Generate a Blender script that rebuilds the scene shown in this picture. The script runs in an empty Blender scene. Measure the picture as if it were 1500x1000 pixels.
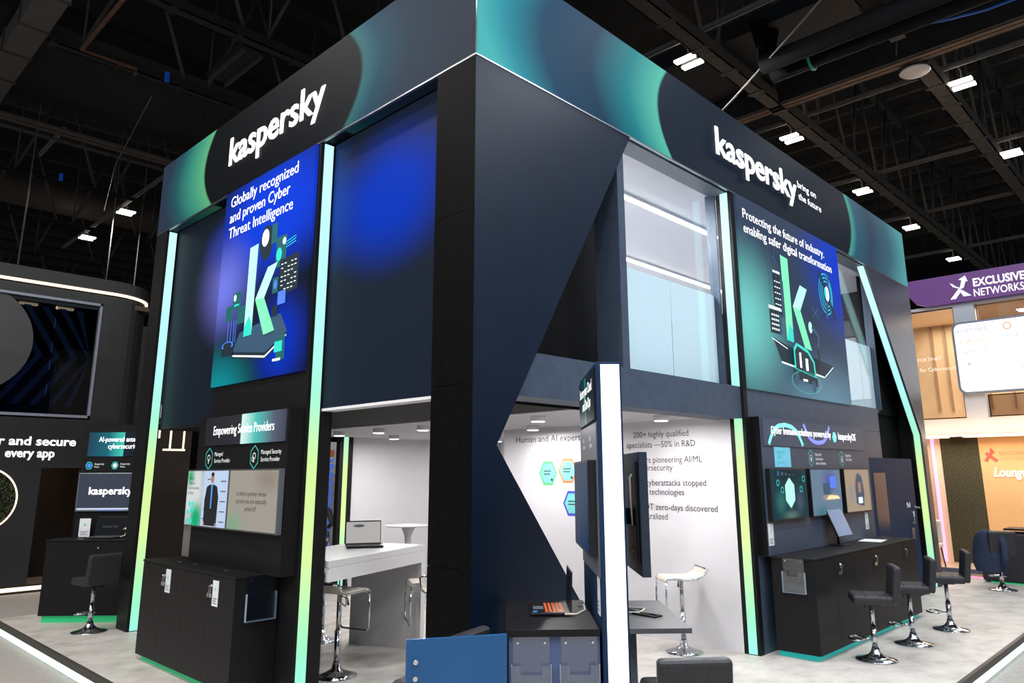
import bpy, math, random
from mathutils import Vector, Matrix
random.seed(7)
SC = bpy.context.scene
COL = SC.collection
PI = math.pi
S2 = math.sqrt(.5)

def srgb(r, g, b):
    f = lambda c: (c/255/12.92) if c/255 <= .04045 else ((c/255+.055)/1.055)**2.4
    return (f(r), f(g), f(b), 1)

# ------------------------------------------------------------------ camera
cam = bpy.data.cameras.new('camera')
cam.sensor_width = 36; cam.lens = 36*1077/1500
cam.shift_x = -17.5/1500; cam.shift_y = -41.2/1500
cam.clip_end = 300
co = bpy.data.objects.new('camera', cam); COL.objects.link(co)
YAW, PIT, ROL = math.radians(43.689), math.radians(12.266), math.radians(-.285)
fw = Vector((math.cos(YAW)*math.cos(PIT), math.sin(YAW)*math.cos(PIT), math.sin(PIT)))
rt = Vector((math.sin(YAW), -math.cos(YAW), 0)); up = rt.cross(fw)
r2 = math.cos(ROL)*rt+math.sin(ROL)*up; u2 = -math.sin(ROL)*rt+math.cos(ROL)*up
co.matrix_world = Matrix(((r2.x, u2.x, -fw.x, -3.652), (r2.y, u2.y, -fw.y, -4.015), (r2.z, u2.z, -fw.z, 1.92), (0, 0, 0, 1)))
SC.camera = co

# ------------------------------------------------------------------ world, hall light, exposure
W = bpy.data.worlds.new('hall_ambient'); SC.world = W; W.use_nodes = True
W.node_tree.nodes['Background'].inputs[0].default_value = (.76, .88, 1.0, 1)
W.node_tree.nodes['Background'].inputs[1].default_value = .27
SC.view_settings.view_transform = 'Standard'; SC.view_settings.look = 'None'
SC.view_settings.gamma = 1; SC.view_settings.use_curve_mapping = False
SC.view_settings.exposure = 0.0
SC.cycles.max_bounces = 6; SC.cycles.diffuse_bounces = 3; SC.cycles.glossy_bounces = 3
SC.cycles.transmission_bounces = 6; SC.cycles.transparent_max_bounces = 8
SC.cycles.sample_clamp_indirect = 4; SC.cycles.caustics_reflective = False; SC.cycles.caustics_refractive = False
SC.cycles.use_denoising = True
HALL_W = 270       # power of one hall lamp

def area(name, loc, sx, sy, power, color=(1, .97, .93), parent=None, rot=(0, 0, 0)):
    L = bpy.data.lights.new(name, 'AREA'); L.shape = 'RECTANGLE' if sy else 'DISK'; L.size = sx
    if sy: L.size_y = sy
    L.energy = power; L.color = color
    o = bpy.data.objects.new(name, L); COL.objects.link(o); o.location = loc; o.rotation_euler = rot
    if parent: o.parent = parent
    return o
for gx in range(-3, 2):            # the hall's lamp grid goes on over and behind the visitor
    for gy in range(-3, 3):
        x, y = 4.25+5.33*(gx-.5), -.58+4.13*gy
        if x > -.5 and y > -.3: continue
        area('hall_lamp', (x, y, 10.7), .9, .5, HALL_W, (.90, .95, 1.0) if y < -.3 and x > -4 else (1, .95, .90))

# ------------------------------------------------------------------ materials
MATS = {}
def nodes(name):
    m = bpy.data.materials.new(name); m.use_nodes = True
    nt = m.node_tree; return m, nt, nt.nodes['Principled BSDF']
def mat(name, c=None, rough=.5, metal=0, emit=0, ecol=None, noise=.08, scale=30, bump=0, spec=.5, alpha=1, trans=0, ior=1.45, coat=0):
    if name in MATS: return MATS[name]
    m, nt, b = nodes(name)
    c = srgb(*c) if c else (.8, .8, .8, 1)
    b.inputs['Roughness'].default_value = rough; b.inputs['Metallic'].default_value = metal
    b.inputs['Specular IOR Level'].default_value = spec; b.inputs['IOR'].default_value = ior
    b.inputs['Coat Weight'].default_value = coat
    if noise:
        tc = nt.nodes.new('ShaderNodeTexCoord'); n = nt.nodes.new('ShaderNodeTexNoise')
        n.inputs['Scale'].default_value = scale; n.inputs['Detail'].default_value = 3
        nt.links.new(tc.outputs['Object'], n.inputs['Vector'])
        r = nt.nodes.new('ShaderNodeValToRGB')
        r.color_ramp.elements[0].position = .3; r.color_ramp.elements[1].position = .7
        r.color_ramp.elements[0].color = tuple(max(0, v*(1-noise)) for v in c[:3])+(1,)
        r.color_ramp.elements[1].color = tuple(min(1, v*(1+noise)) for v in c[:3])+(1,)
        nt.links.new(n.outputs['Fac'], r.inputs['Fac']); nt.links.new(r.outputs['Color'], b.inputs['Base Color'])
        if bump:
            bp = nt.nodes.new('ShaderNodeBump'); bp.inputs['Strength'].default_value = bump; bp.inputs['Distance'].default_value = .01
            nt.links.new(n.outputs['Fac'], bp.inputs['Height']); nt.links.new(bp.outputs['Normal'], b.inputs['Normal'])
    else: b.inputs['Base Color'].default_value = c
    if emit:
        b.inputs['Emission Color'].default_value = srgb(*ecol) if ecol else c
        b.inputs['Emission Strength'].default_value = emit
    b.inputs['Alpha'].default_value = alpha; b.inputs['Transmission Weight'].default_value = trans
    MATS[name] = m; return m
def math_node(nt, op, a, b=None, clamp=False):
    n = nt.nodes.new('ShaderNodeMath'); n.operation = op; n.use_clamp = clamp
    for i, v in enumerate((a, b)):
        if v is None: continue
        if isinstance(v, (int, float)): n.inputs[i].default_value = v
        else: nt.links.new(v, n.inputs[i])
    return n.outputs[0]
def glass(name, tint, refl=.06, rough=0):
    m = bpy.data.materials.new(name); m.use_nodes = True; nt = m.node_tree; nt.nodes.clear()
    o = nt.nodes.new('ShaderNodeOutputMaterial'); mx = nt.nodes.new('ShaderNodeMixShader')
    t = nt.nodes.new('ShaderNodeBsdfTransparent'); g = nt.nodes.new('ShaderNodeBsdfGlossy')
    fr = nt.nodes.new('ShaderNodeLayerWeight'); fr.inputs['Blend'].default_value = .5
    p4 = math_node(nt, 'MULTIPLY', math_node(nt, 'POWER', fr.outputs['Facing'], 4), .5)
    ad = nt.nodes.new('ShaderNodeMath'); ad.operation = 'ADD'; ad.inputs[1].default_value = refl; ad.use_clamp = True
    t.inputs['Color'].default_value = tint; g.inputs['Roughness'].default_value = rough
    nt.links.new(p4, ad.inputs[0]); nt.links.new(ad.outputs[0], mx.inputs[0])
    nt.links.new(t.outputs[0], mx.inputs[1]); nt.links.new(g.outputs[0], mx.inputs[2]); nt.links.new(mx.outputs[0], o.inputs[0])
    MATS[name] = m; return m
def axis_out(nt, ax):
    tc = nt.nodes.new('ShaderNodeTexCoord'); s = nt.nodes.new('ShaderNodeSeparateXYZ')
    nt.links.new(tc.outputs['Object'], s.inputs[0]); return s.outputs['XYZ'.index(ax)]
def ramp(nt, fac, stops, interp='LINEAR'):
    r = nt.nodes.new('ShaderNodeValToRGB'); cr = r.color_ramp; cr.interpolation = interp
    while len(cr.elements) < len(stops): cr.elements.new(.5)
    for e, (p, c) in zip(cr.elements, stops): e.position = p
    for e, (p, c) in zip(cr.elements, stops): e.position = p; e.color = srgb(*c)
    nt.links.new(fac, r.inputs[0]); return r.outputs[0]
def finish(nt, b, col, emit, rough, diff=1.0):
    b.inputs['Specular IOR Level'].default_value = .05
    b.inputs['Roughness'].default_value = rough
    if diff >= 1: nt.links.new(col, b.inputs['Base Color'])
    else:
        mx = nt.nodes.new('ShaderNodeMix'); mx.data_type = 'RGBA'; mx.inputs[0].default_value = diff
        mx.inputs[6].default_value = (0, 0, 0, 1); nt.links.new(col, mx.inputs[7]); nt.links.new(mx.outputs[2], b.inputs['Base Color'])
    if emit:
        nt.links.new(col, b.inputs['Emission Color']); b.inputs['Emission Strength'].default_value = emit
def ramp_mat(name, ax, lo, hi, stops, emit=0, rough=.45, diff=1.0, interp='LINEAR'):
    m, nt, b = nodes(name)
    f = math_node(nt, 'DIVIDE', math_node(nt, 'SUBTRACT', axis_out(nt, ax), lo), hi-lo, True)
    finish(nt, b, ramp(nt, f, stops, interp), emit, rough, diff); MATS[name] = m; return m
def blob_mat(name, ax, base, blobs, emit=0, rough=.4, diff=1.0, lin=None):
    """flat print or painted glow: a base colour (or a linear ramp) with soft elliptical colour fields"""
    m, nt, b = nodes(name); u = axis_out(nt, ax[0]); v = axis_out(nt, ax[1])
    if lin:
        a, lo, hi, st = lin
        col = ramp(nt, math_node(nt, 'DIVIDE', math_node(nt, 'SUBTRACT', axis_out(nt, a), lo), hi-lo, True), st)
    else:
        rgb = nt.nodes.new('ShaderNodeRGB'); rgb.outputs[0].default_value = srgb(*base); col = rgb.outputs[0]
    for (cu, cv, ru, rv, c, hard, k) in blobs:
        du = math_node(nt, 'POWER', math_node(nt, 'ABSOLUTE', math_node(nt, 'DIVIDE', math_node(nt, 'SUBTRACT', u, cu), ru)), 2)
        dv = math_node(nt, 'POWER', math_node(nt, 'ABSOLUTE', math_node(nt, 'DIVIDE', math_node(nt, 'SUBTRACT', v, cv), rv)), 2)
        d = math_node(nt, 'SQRT', math_node(nt, 'ADD', du, dv))
        mr = nt.nodes.new('ShaderNodeMapRange'); mr.interpolation_type = 'SMOOTHSTEP'
        mr.inputs[1].default_value = 1; mr.inputs[2].default_value = hard; mr.inputs[3].default_value = 0; mr.inputs[4].default_value = k
        nt.links.new(d, mr.inputs[0])
        mx = nt.nodes.new('ShaderNodeMix'); mx.data_type = 'RGBA'
        nt.links.new(mr.outputs[0], mx.inputs[0]); nt.links.new(col, mx.inputs[6]); mx.inputs[7].default_value = srgb(*c); col = mx.outputs[2]
    finish(nt, b, col, emit, rough, diff); MATS[name] = m; return m
def fascia_mat(name, ax, mid, zm, k, lo, hi, stops):
    """printed fascia: colour runs along the wall, its edges bowed by height"""
    m, nt, b = nodes(name); t = math_node(nt, 'SUBTRACT', axis_out(nt, ax), mid)
    dz = math_node(nt, 'SUBTRACT', axis_out(nt, 'Z'), zm)
    bow = math_node(nt, 'MULTIPLY', math_node(nt, 'MULTIPLY', dz, dz), k)
    d = math_node(nt, 'ADD', t, math_node(nt, 'MULTIPLY', math_node(nt, 'SIGN', t), bow))
    f = math_node(nt, 'DIVIDE', math_node(nt, 'SUBTRACT', d, lo-mid), hi-lo, True)
    finish(nt, b, ramp(nt, f, [((p-lo)/(hi-lo), c) for p, c in stops]), 0, .5); MATS[name] = m; return m

COLB = mat('column_laminate', (13, 13, 14), rough=.5, noise=.2, scale=12, spec=.04)
BLK = mat('black_laminate', (23, 23, 25), rough=.45, noise=.15, scale=14, spec=.2)
INK = mat('matt_black', (9, 9, 11), rough=.7, spec=.15)
BLK_LIT = mat('black_laminate_lit', (66, 78, 96), rough=.42, spec=.35, noise=.1, scale=9)  # black laminate again, with the stronger light on it put into the colour
NVY = mat('navy_laminate', (20, 44, 72), rough=.6, spec=.2, noise=.12, scale=8)
BLU = mat('blue_acrylic', (24, 78, 128), rough=.25, noise=.06, scale=5)
WHT = mat('white_paint', (226, 224, 228), rough=.6, noise=.02, scale=4)
WGL = mat('white_gloss', (228, 228, 230), rough=.3, noise=.02)
CHR = mat('chrome', (205, 208, 212), rough=.12, metal=1, noise=0)
ALU = mat('aluminium', (160, 164, 170), rough=.35, metal=1, noise=.05)
LTH = mat('black_leatherette', (38, 38, 42), rough=.5, noise=.25, scale=60, bump=.15)
CRM = mat('cream_leather', (214, 205, 194), rough=.5, noise=.04)
PLB = mat('black_plastic', (20, 21, 24), rough=.35, noise=.1)
PLG = mat('grey_plastic', (92, 98, 108), rough=.4, noise=.05)
LET = mat('lit_lettering', (255, 255, 255), emit=1.15, noise=0)
PRW = mat('white_print', (235, 238, 240), rough=.5, emit=.25, noise=0)
PRG = mat('grey_print', (90, 92, 96), rough=.6, noise=0)
PRK = mat('dark_print', (48, 48, 54), rough=.6, noise=0)
STL = mat('roof_steel', (66, 63, 60), rough=.6, noise=.3, scale=6)
STD = mat('dark_roof_steel', (34, 34, 36), rough=.7, noise=.3, scale=5)
RST = mat('primer_red_steel', (96, 66, 52), rough=.7, noise=.3, scale=8)
LAMP = mat('lamp_white', (255, 250, 240), emit=6, noise=0)
WARM = mat('warm_led', (255, 226, 190), emit=1.6, noise=0)
GLS = glass('clear_glass', (.93, .96, .97, 1), .05)
ACR = glass('clear_acrylic', (.86, .90, .94, 1), .10, .04)
ACE = mat('acrylic_edge', (190, 205, 220), rough=.2, noise=0, alpha=.55)
TLK = mat('teal_print', (60, 190, 175), rough=.5, emit=.3, noise=0)
# gradient-lit strips of the stand: aqua at the ends, lime in the middle
LEDM = ramp_mat('led_gradient', 'Z', 0, 5.3, [(0, (150, 238, 222)), (.07, (150, 235, 190)), (.22, (208, 236, 156)), (.38, (202, 235, 152)), (.50, (160, 236, 205)), (.62, (170, 240, 235)), (1, (200, 250, 250))], emit=1.05, diff=.2)
LEDG = mat('led_plinth_green', (40, 170, 110), emit=.42, noise=0)
LEDT = mat('led_plinth_teal', (30, 165, 160), emit=.55, noise=0)
LEDW = mat('led_cool_white', (214, 248, 244), emit=1.15, noise=0)
LEDP = mat('led_lightbox_white', (244, 244, 246), emit=1.0, noise=0)
LEDK = mat('led_pink', (250, 170, 226), emit=1.1, noise=0)

# ------------------------------------------------------------------ mesh builder and tagging
def V(*a): return Vector(a)
class MB:
    def __init__(s): s.v = []; s.f = []; s.s = []; s.m = []; s.cur = 0
    def add(s, vs, fs, smooth=False):
        n = len(s.v); s.v += [tuple(v) for v in vs]
        for f in fs: s.f.append(tuple(i+n for i in f)); s.s.append(smooth); s.m.append(s.cur)
        return s
    def box(s, x0, x1, y0, y1, z0, z1):
        return s.add([(x, y, z) for z in (z0, z1) for y in (y0, y1) for x in (x0, x1)],
                     [(0, 2, 3, 1), (4, 5, 7, 6), (0, 1, 5, 4), (2, 6, 7, 3), (0, 4, 6, 2), (1, 3, 7, 5)])
    def obox(s, c, a, b, d):
        c, a, b, d = map(Vector, (c, a, b, d))
        return s.add([c+a*i+b*j+d*k for k in (-1, 1) for j in (-1, 1) for i in (-1, 1)],
                     [(0, 2, 3, 1), (4, 5, 7, 6), (0, 1, 5, 4), (2, 6, 7, 3), (0, 4, 6, 2), (1, 3, 7, 5)])
    def prism(s, pts, ext):
        pts = [Vector(p) for p in pts]; e = Vector(ext); n = len(pts)
        nrm = sum(((pts[i]-pts[0]).cross(pts[(i+1) % n]-pts[0]) for i in range(n)), Vector())
        if nrm.dot(e) > 0: pts = pts[::-1]
        return s.add(pts+[p+e for p in pts], [tuple(range(n)), tuple(range(2*n-1, n-1, -1))]+[(i, i+n, (i+1) % n+n, (i+1) % n) for i in range(n)])
    def poly(s, pts): return s.add(pts, [tuple(range(len(pts)))])
    def tube(s, pts, r, n=8, closed=False, cap=True):
        pts = [Vector(p) for p in pts]; N = len(pts); rs = r if isinstance(r, (list, tuple)) else [r]*N
        base = []; a = None
        for i, p in enumerate(pts):
            if closed: t = pts[(i+1) % N]-pts[i-1]
            else: t = pts[min(i+1, N-1)]-pts[max(i-1, 0)]
            t.normalize()
            if a is None: a = t.orthogonal().normalized()
            else: a = (a-t*a.dot(t)).normalized()
            b = t.cross(a)
            base += [p+(a*math.cos(2*PI*k/n)+b*math.sin(2*PI*k/n))*rs[i] for k in range(n)]
        fs = []
        for i in range(N if closed else N-1):
            j = (i+1) % N
            fs += [(i*n+k, i*n+(k+1) % n, j*n+(k+1) % n, j*n+k) for k in range(n)]
        k0 = len(s.v); s.add(base, fs, True)
        if cap and not closed:
            s.f.append(tuple(k0+k for k in range(n-1, -1, -1))); s.f.append(tuple(k0+(N-1)*n+k for k in range(n)))
            s.s += [False]*2; s.m += [s.cur]*2
        return s
    def lathe(s, prof, c=(0, 0, 0), n=28):
        vs = [(c[0]+r*math.cos(2*PI*k/n), c[1]+r*math.sin(2*PI*k/n), c[2]+z) for r, z in prof for k in range(n)]
        fs = [(i*n+k, i*n+(k+1) % n, (i+1)*n+(k+1) % n, (i+1)*n+k) for i in range(len(prof)-1) for k in range(n)]
        return s.add(vs, fs, True)
    def build(s, name, mats, parent=None, bevel=0, seg=2):
        me = bpy.data.meshes.new(name); me.from_pydata(s.v, [], s.f)
        for m in (mats if isinstance(mats, (list, tuple)) else [mats]): me.materials.append(m)
        me.polygons.foreach_set('use_smooth', s.s); me.polygons.foreach_set('material_index', s.m); me.update()
        o = bpy.data.objects.new(name, me); COL.objects.link(o)
        if parent: o.parent = parent
        if bevel:
            b = o.modifiers.new('bevel', 'BEVEL'); b.width = bevel; b.segments = seg; b.limit_method = 'ANGLE'
        return o
def B(*a): return MB().box(*a)
def tag(o, label=None, cat=None, group=None, kind=None):
    if label: o['label'] = label
    if cat: o['category'] = cat
    if group: o['group'] = group
    if kind: o['kind'] = kind
    return o
def thing(name, label, cat, loc=(0, 0, 0), rz=0, group=None):
    o = bpy.data.objects.new(name, None); o.empty_display_size = .1; COL.objects.link(o)
    o.location = loc; o.rotation_euler = (0, 0, rz); return tag(o, label, cat, group)
def dup(root, loc, rz, label=None):
    r = root.copy(); COL.objects.link(r); r.location = loc; r.rotation_euler = (0, 0, rz)
    if label: r['label'] = label
    for ch in list(root.children):
        c = ch.copy(); COL.objects.link(c); c.parent = r
        for g in list(ch.children):
            d = g.copy(); COL.objects.link(d); d.parent = c
    return r
class Fr:      # a wall frame: u runs to the right along the wall, v up, d out of the wall
    def __init__(s, o, u, n, v=(0, 0, 1)): s.o, s.u, s.v, s.n = Vector(o), Vector(u).normalized(), Vector(v).normalized(), Vector(n).normalized()
    def p(s, u, v, d=0): return s.o+s.u*u+s.v*v+s.n*d
    def at(s, u, v, d=0): return Fr(s.p(u, v, d), s.u, s.n, s.v)
def art(F, items, name, parent, d0=.001, step=.00025):
    """flat print on a wall: items = (colour material, [(u,v)...]); prints that lie apart become parts of their own"""
    bb = [(min(p[0] for p in q)-.004, max(p[0] for p in q)+.004, min(p[1] for p in q)-.004, max(p[1] for p in q)+.004) for _, q in items]
    g = list(range(len(items)))
    def root(i):
        while g[i] != i: i = g[i]
        return i
    for i in range(len(bb)):
        for j in range(i):
            a, b = bb[i], bb[j]
            if a[0] < b[1] and b[0] < a[1] and a[2] < b[3] and b[2] < a[3]: g[root(i)] = root(j)
    roots = sorted(set(root(i) for i in range(len(items)))); out = None
    if len(roots) > 24: roots = None
    for rr in roots or [None]:
        b = MB(); ms = []
        for i, (m, pts) in enumerate(items):
            if rr is not None and root(i) != rr: continue
            if m not in ms: ms.append(m)
            b.cur = ms.index(m); b.poly([F.p(u, v, d0+step*i) for u, v in pts])
        out = b.build(name, ms, parent)
    return out
def ring(cu, cv, r0, r1, n=6, a0=PI/2, sy=1):
    return [[(cu+r*math.cos(a0+2*PI*k/n), cv+sy*r*math.sin(a0+2*PI*k/n)) for r, k in ((r0, i), (r1, i), (r1, i+1), (r0, i+1))] for i in range(n)]
def ell(cu, cv, ru, rv, n=18): return [(cu+ru*math.cos(2*PI*k/n), cv+rv*math.sin(2*PI*k/n)) for k in range(n)]
def rc(u0, v0, u1, v1): return [(u0, v0), (u1, v0), (u1, v1), (u0, v1)]
def line(u0, v0, u1, v1, w):
    d = Vector((u1-u0, v1-v0)); q = Vector((-d.y, d.x)).normalized()*w/2
    return [(u0+q.x, v0+q.y), (u0-q.x, v0-q.y), (u1-q.x, v1-q.y), (u1+q.x, v1+q.y)]
def glyphs(body, bold, shear):
    cu = bpy.data.curves.new('t', 'FONT'); cu.body = body; cu.size = 1; cu.offset = bold; cu.extrude = 0; cu.resolution_u = 3; cu.shear = shear
    o = bpy.data.objects.new('t', cu); COL.objects.link(o)
    dg = bpy.context.evaluated_depsgraph_get(); me = bpy.data.meshes.new_from_object(o.evaluated_get(dg))
    vs = [(p.co.x, p.co.y) for p in me.vertices]; fs = [tuple(p.vertices) for p in me.polygons]
    bpy.data.objects.remove(o); bpy.data.curves.remove(cu); bpy.data.meshes.remove(me)
    return vs, fs, min(v[0] for v in vs), max(v[0] for v in vs)
def text(body, F, u, v, w, h, m, parent, bold=0, ext=.002, d=.002, al='L', name='lettering', shear=0):
    """one line of lettering: cap height h, width w (None keeps the font's own), baseline v; each word a mesh"""
    vs0, fs0, x0, x1 = glyphs(body, bold, shear)
    sy = h/.69; sx = w/(x1-x0) if w else sy*.92
    off = u+{'L': 0, 'C': -(x1-x0)*sx/2, 'R': -(x1-x0)*sx}[al]
    words = body.split() if h >= .06 else [body]; pos = 0; out = None
    for wd in words:
        if len(words) == 1: vs, fs, sh = vs0, fs0, 0
        else:
            pos = body.index(wd, pos)+len(wd); r1 = glyphs(body[:pos], bold, shear)[3]; vs, fs, a0, a1 = glyphs(wd, bold, shear); sh = r1-a1
        P = [(off+(a+sh-x0)*sx, v+c*sy) for a, c in vs]; n = len(P); b = MB()
        b.add([F.p(a, c, d+ext) for a, c in P], fs)
        if ext >= .008:
            cnt = {(f[i], f[(i+1) % len(f)]) for f in fs for i in range(len(f))}
            b.add([F.p(a, c, d+ext) for a, c in P]+[F.p(a, c, d) for a, c in P], [(e[1], e[0], e[0]+n, e[1]+n) for e in cnt if (e[1], e[0]) not in cnt])
        out = b.build(name, m, parent)
    return out
FL = Fr((0, 0, 0), (0, -1, 0), (-1, 0, 0))      # long side of the stand facing the left aisle; u = -y
FR = Fr((0, 0, 0), (1, 0, 0), (0, -1, 0))       # side facing the right aisle; u = x
CAMXY = Vector((-3.652, -4.015, 0)); DA = Vector((S2, S2, 0)); DR = Vector((S2, -S2, 0))
def AR(a, r, z=0): return CAMXY+DA*a+DR*r+Vector((0, 0, z))   # the diagonal set-out of the corner units

ZF, ZT, XE, YE = 5.275, 6.324, 10.945, 6.752

# ------------------------------------------------------------------ setting
m, nt, b = nodes('hall_carpet'); MATS['hall_carpet'] = m
n1 = nt.nodes.new('ShaderNodeTexNoise'); n1.inputs['Scale'].default_value = 60; n1.inputs['Detail'].default_value = 6
tc = nt.nodes.new('ShaderNodeTexCoord'); nt.links.new(tc.outputs['Object'], n1.inputs['Vector'])
nt.links.new(ramp(nt, n1.outputs['Fac'], [(.3, (140, 134, 128)), (.7, (168, 162, 156))]), b.inputs['Base Color']); b.inputs['Roughness'].default_value = .95
tag(B(-14, 62, -14, 62, -.4, -.16).build('floor', m), kind='structure')
m, nt, b = nodes('stone_vinyl'); MATS['stone_vinyl'] = m
tc = nt.nodes.new('ShaderNodeTexCoord'); mp = nt.nodes.new('ShaderNodeMapping'); mp.inputs['Scale'].default_value = (1.5, 2.1, 1); mp.inputs['Rotation'].default_value = (0, 0, PI/4)
nt.links.new(tc.outputs['Object'], mp.inputs[0])
n1 = nt.nodes.new('ShaderNodeTexNoise'); n1.inputs['Scale'].default_value = 2.2; n1.inputs['Detail'].default_value = 7; n1.inputs['Roughness'].default_value = .62
nt.links.new(mp.outputs[0], n1.inputs['Vector'])
nt.links.new(ramp(nt, n1.outputs['Fac'], [(.25, (158, 152, 146)), (.48, (190, 184, 178)), (.75, (208, 203, 197))]), b.inputs['Base Color'])
b.inputs['Roughness'].default_value = .42; b.inputs['Specular IOR Level'].default_value = .35
STONE = m
tag(B(-14, 62, -14, 62, 15.0, 15.2).build('ceiling', mat('roof_deck', (30, 30, 31), rough=.85, noise=.35, scale=3)), kind='structure')
tag(B(-14, 62, 60, 60.3, -.16, 15).build('wall_back', mat('hall_wall', (34, 33, 34), rough=.8)), kind='structure')
tag(B(60, 60.3, -14, 60, -.16, 15).build('wall_right', mat('hall_wall', (34, 33, 34))), kind='structure')

PX0, PX1, PY0, PY1 = -.93, 12.35, -1.83, 8.68
pl = thing('stage_platform', 'low pale stone-effect floor platform with glowing edge under the corner stand', 'platform', (0, 0, -.16))
B(PX0+.04, PX1, PY0+.04, PY1, .0, .16).build('deck', STONE, pl)
for a in ((PX0, PX0+.04, PY0, PY1, .095, .16), (PX0+.04, PX1, PY0, PY0+.04, .095, .16)):
    B(*a).build('edge_trim', mat('edge_trim', (62, 58, 54), rough=.5), pl)
for a in ((PX0+.008, PX0+.04, PY0+.008, PY1, .012, .093), (PX0+.04, PX1, PY0+.008, PY0+.04, .012, .093)):
    B(*a).build('led_strip', LEDW, pl)

# ------------------------------------------------------------------ the corner stand
st = thing('exhibition_stand', 'tall two-storey black corner exhibition stand with wordmark fascia and glowing vertical strips', 'stand')
# fascia: two mitred boards with a printed gradient
FA = fascia_mat('fascia_print_aisle', 'Y', 3.5, 5.82, 1.05, 0, YE,
    [(0, (36, 44, 56)), (.9, (34, 50, 66)), (1.35, (24, 66, 82)), (1.63, (38, 96, 98)), (1.68, (15, 18, 23)), (5.26, (14, 16, 19)), (5.29, (84, 160, 116)), (5.7, (54, 136, 116)), (6.2, (32, 80, 90)), (6.6, (40, 52, 70))])
FB = fascia_mat('fascia_print_right', 'X', 5.5, 5.82, .85, 0, XE,
    [(0, (64, 160, 160)), (.35, (30, 122, 136)), (.8, (16, 58, 84)), (1.5, (16, 50, 74)), (2.1, (18, 112, 120)), (2.66, (80, 170, 150)), (2.69, (19, 30, 44)), (8.24, (20, 28, 40)), (8.27, (76, 164, 150)), (8.5, (46, 94, 112)), (9.2, (54, 72, 94)), (10.1, (68, 110, 126)), (XE, (98, 178, 180))])
t = .14
fa = MB().prism([(0, 0, ZF), (t, t, ZF), (t, YE, ZF), (0, YE, ZF)], (0, 0, ZT-ZF)).build('fascia_panel', FA, st); tag(fa, 'fascia board over the left aisle, teal and green fields around a black middle')
fb = MB().prism([(0, 0, ZF), (XE, 0, ZF), (XE, t, ZF), (t, t, ZF)], (0, 0, ZT-ZF)).build('fascia_panel', FB, st); tag(fb, 'fascia board over the right aisle, aqua fields around a dark navy middle')
MB().prism([(-.006, -.006, ZF-.012), (.02, .02, ZF-.012), (.02, YE, ZF-.012), (-.006, YE, ZF-.012)], (0, 0, .014)).build('edge_profile', ALU, fa)
MB().prism([(-.006, -.006, ZF-.012), (XE, -.006, ZF-.012), (XE, .02, ZF-.012), (.02, .02, ZF-.012)], (0, 0, .014)).build('edge_profile', ALU, fb)
MB().tube([(-.002, -.002, ZF), (-.002, -.002, ZT)], .006, 6).build('corner_profile', ALU, fa)
text('kaspersky', FL, -4.52, 5.665, 2.2, .36, LET, fa, bold=.012, ext=.012, d=.003)
text('kaspersky', FR, 3.91, 5.675, 2.27, .35, LET, fb, bold=.012, ext=.012, d=.003)
text('bring on', FR, 6.24, 5.91, .64, .10, LET, fb, d=.004)
text('the future', FR, 6.24, 5.73, .80, .10, LET, fb, d=.004)
B(t, XE-.02, t, YE, ZF+.35, ZF+.4).build('roof_panel', INK, st)
B(t, XE, YE-.12, YE, ZF, ZT).build('rear_fascia', BLK, st)
B(XE-.12, XE, t, YE-.12, ZF, ZT).build('end_fascia', BLK, st)

# corner column: stacked laminate panels
for z0, z1 in ((0, 1.25), (1.254, 2.575), (2.579, 3.943), (3.947, ZF-.012)):
    MB().prism([(-.003, 0, z0), (.10, .10, z0), (.10, .48, z0), (-.003, .48, z0)], (0, 0, z1-z0)).build('column_panel', COLB, st)
B(.10, .24, .13, .475, 0, ZF).build('column_core', INK, st)
# notched wall panel beside the corner
MB().prism([(0, 0, 0), (1.9, 0, 0), (.27, 0, 2.10), (.25, 0, 2.13), (.27, 0, 2.16), (2.13, 0, ZF-.012), (0, 0, ZF-.012)], (0, .09, 0)).build('notched_wall_panel', mat('notched_panel', (12, 27, 46), rough=.4, noise=.12, scale=3, spec=.25), st)
B(.24, 2.02, .40, .44, 2.5, ZF).build('recess_panel', INK, st)
B(.24, 4.187, .035, .36, 2.52, 2.885).build('cross_beam', BLK_LIT, st)
# right hand post with light strip facing the corner
B(4.187, 4.275, .0, .19, 0, ZF).build('post', BLK, st)
B(4.176, 4.187, .036, .132, 0.01, ZF-.02).build('led_strip', LEDM, st)
# lightbox posters
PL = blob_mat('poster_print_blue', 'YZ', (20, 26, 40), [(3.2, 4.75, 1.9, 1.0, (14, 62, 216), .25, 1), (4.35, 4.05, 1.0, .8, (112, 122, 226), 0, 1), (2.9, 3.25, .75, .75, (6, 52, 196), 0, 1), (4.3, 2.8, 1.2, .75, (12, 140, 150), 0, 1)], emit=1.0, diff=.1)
PR = blob_mat('poster_print_teal', 'XZ', (52, 66, 90), [(7.6, 4.9, 1.9, 1.4, (18, 62, 200), .1, 1), (4.3, 3.7, 1.5, 1.3, (116, 206, 200), 0, 1), (6.6, 2.8, 2.4, .9, (110, 152, 172), 0, .8)], emit=.85, diff=.2)
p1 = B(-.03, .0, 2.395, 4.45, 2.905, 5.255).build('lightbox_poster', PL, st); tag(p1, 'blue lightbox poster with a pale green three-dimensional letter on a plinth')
p2 = B(4.285, 7.43, -.03, .0, 2.87, 5.255).build('lightbox_poster', PR, st); tag(p2, 'teal lightbox poster with a pale green letter, small car and satellite')
B(0, .28, 2.34, 2.43, 0, ZF).build('post', BLK, st)
B(.0, .05, 2.43, 4.46, 2.5, ZF).build('poster_backing', BLK, st); B(.0, .1, 2.43, 4.46, 0, 2.54).build('wall_panel', BLK, st)
B(.05, .16, 4.40, 4.46, 2.54, ZF).build('niche_cheek', BLK, st)
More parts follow.
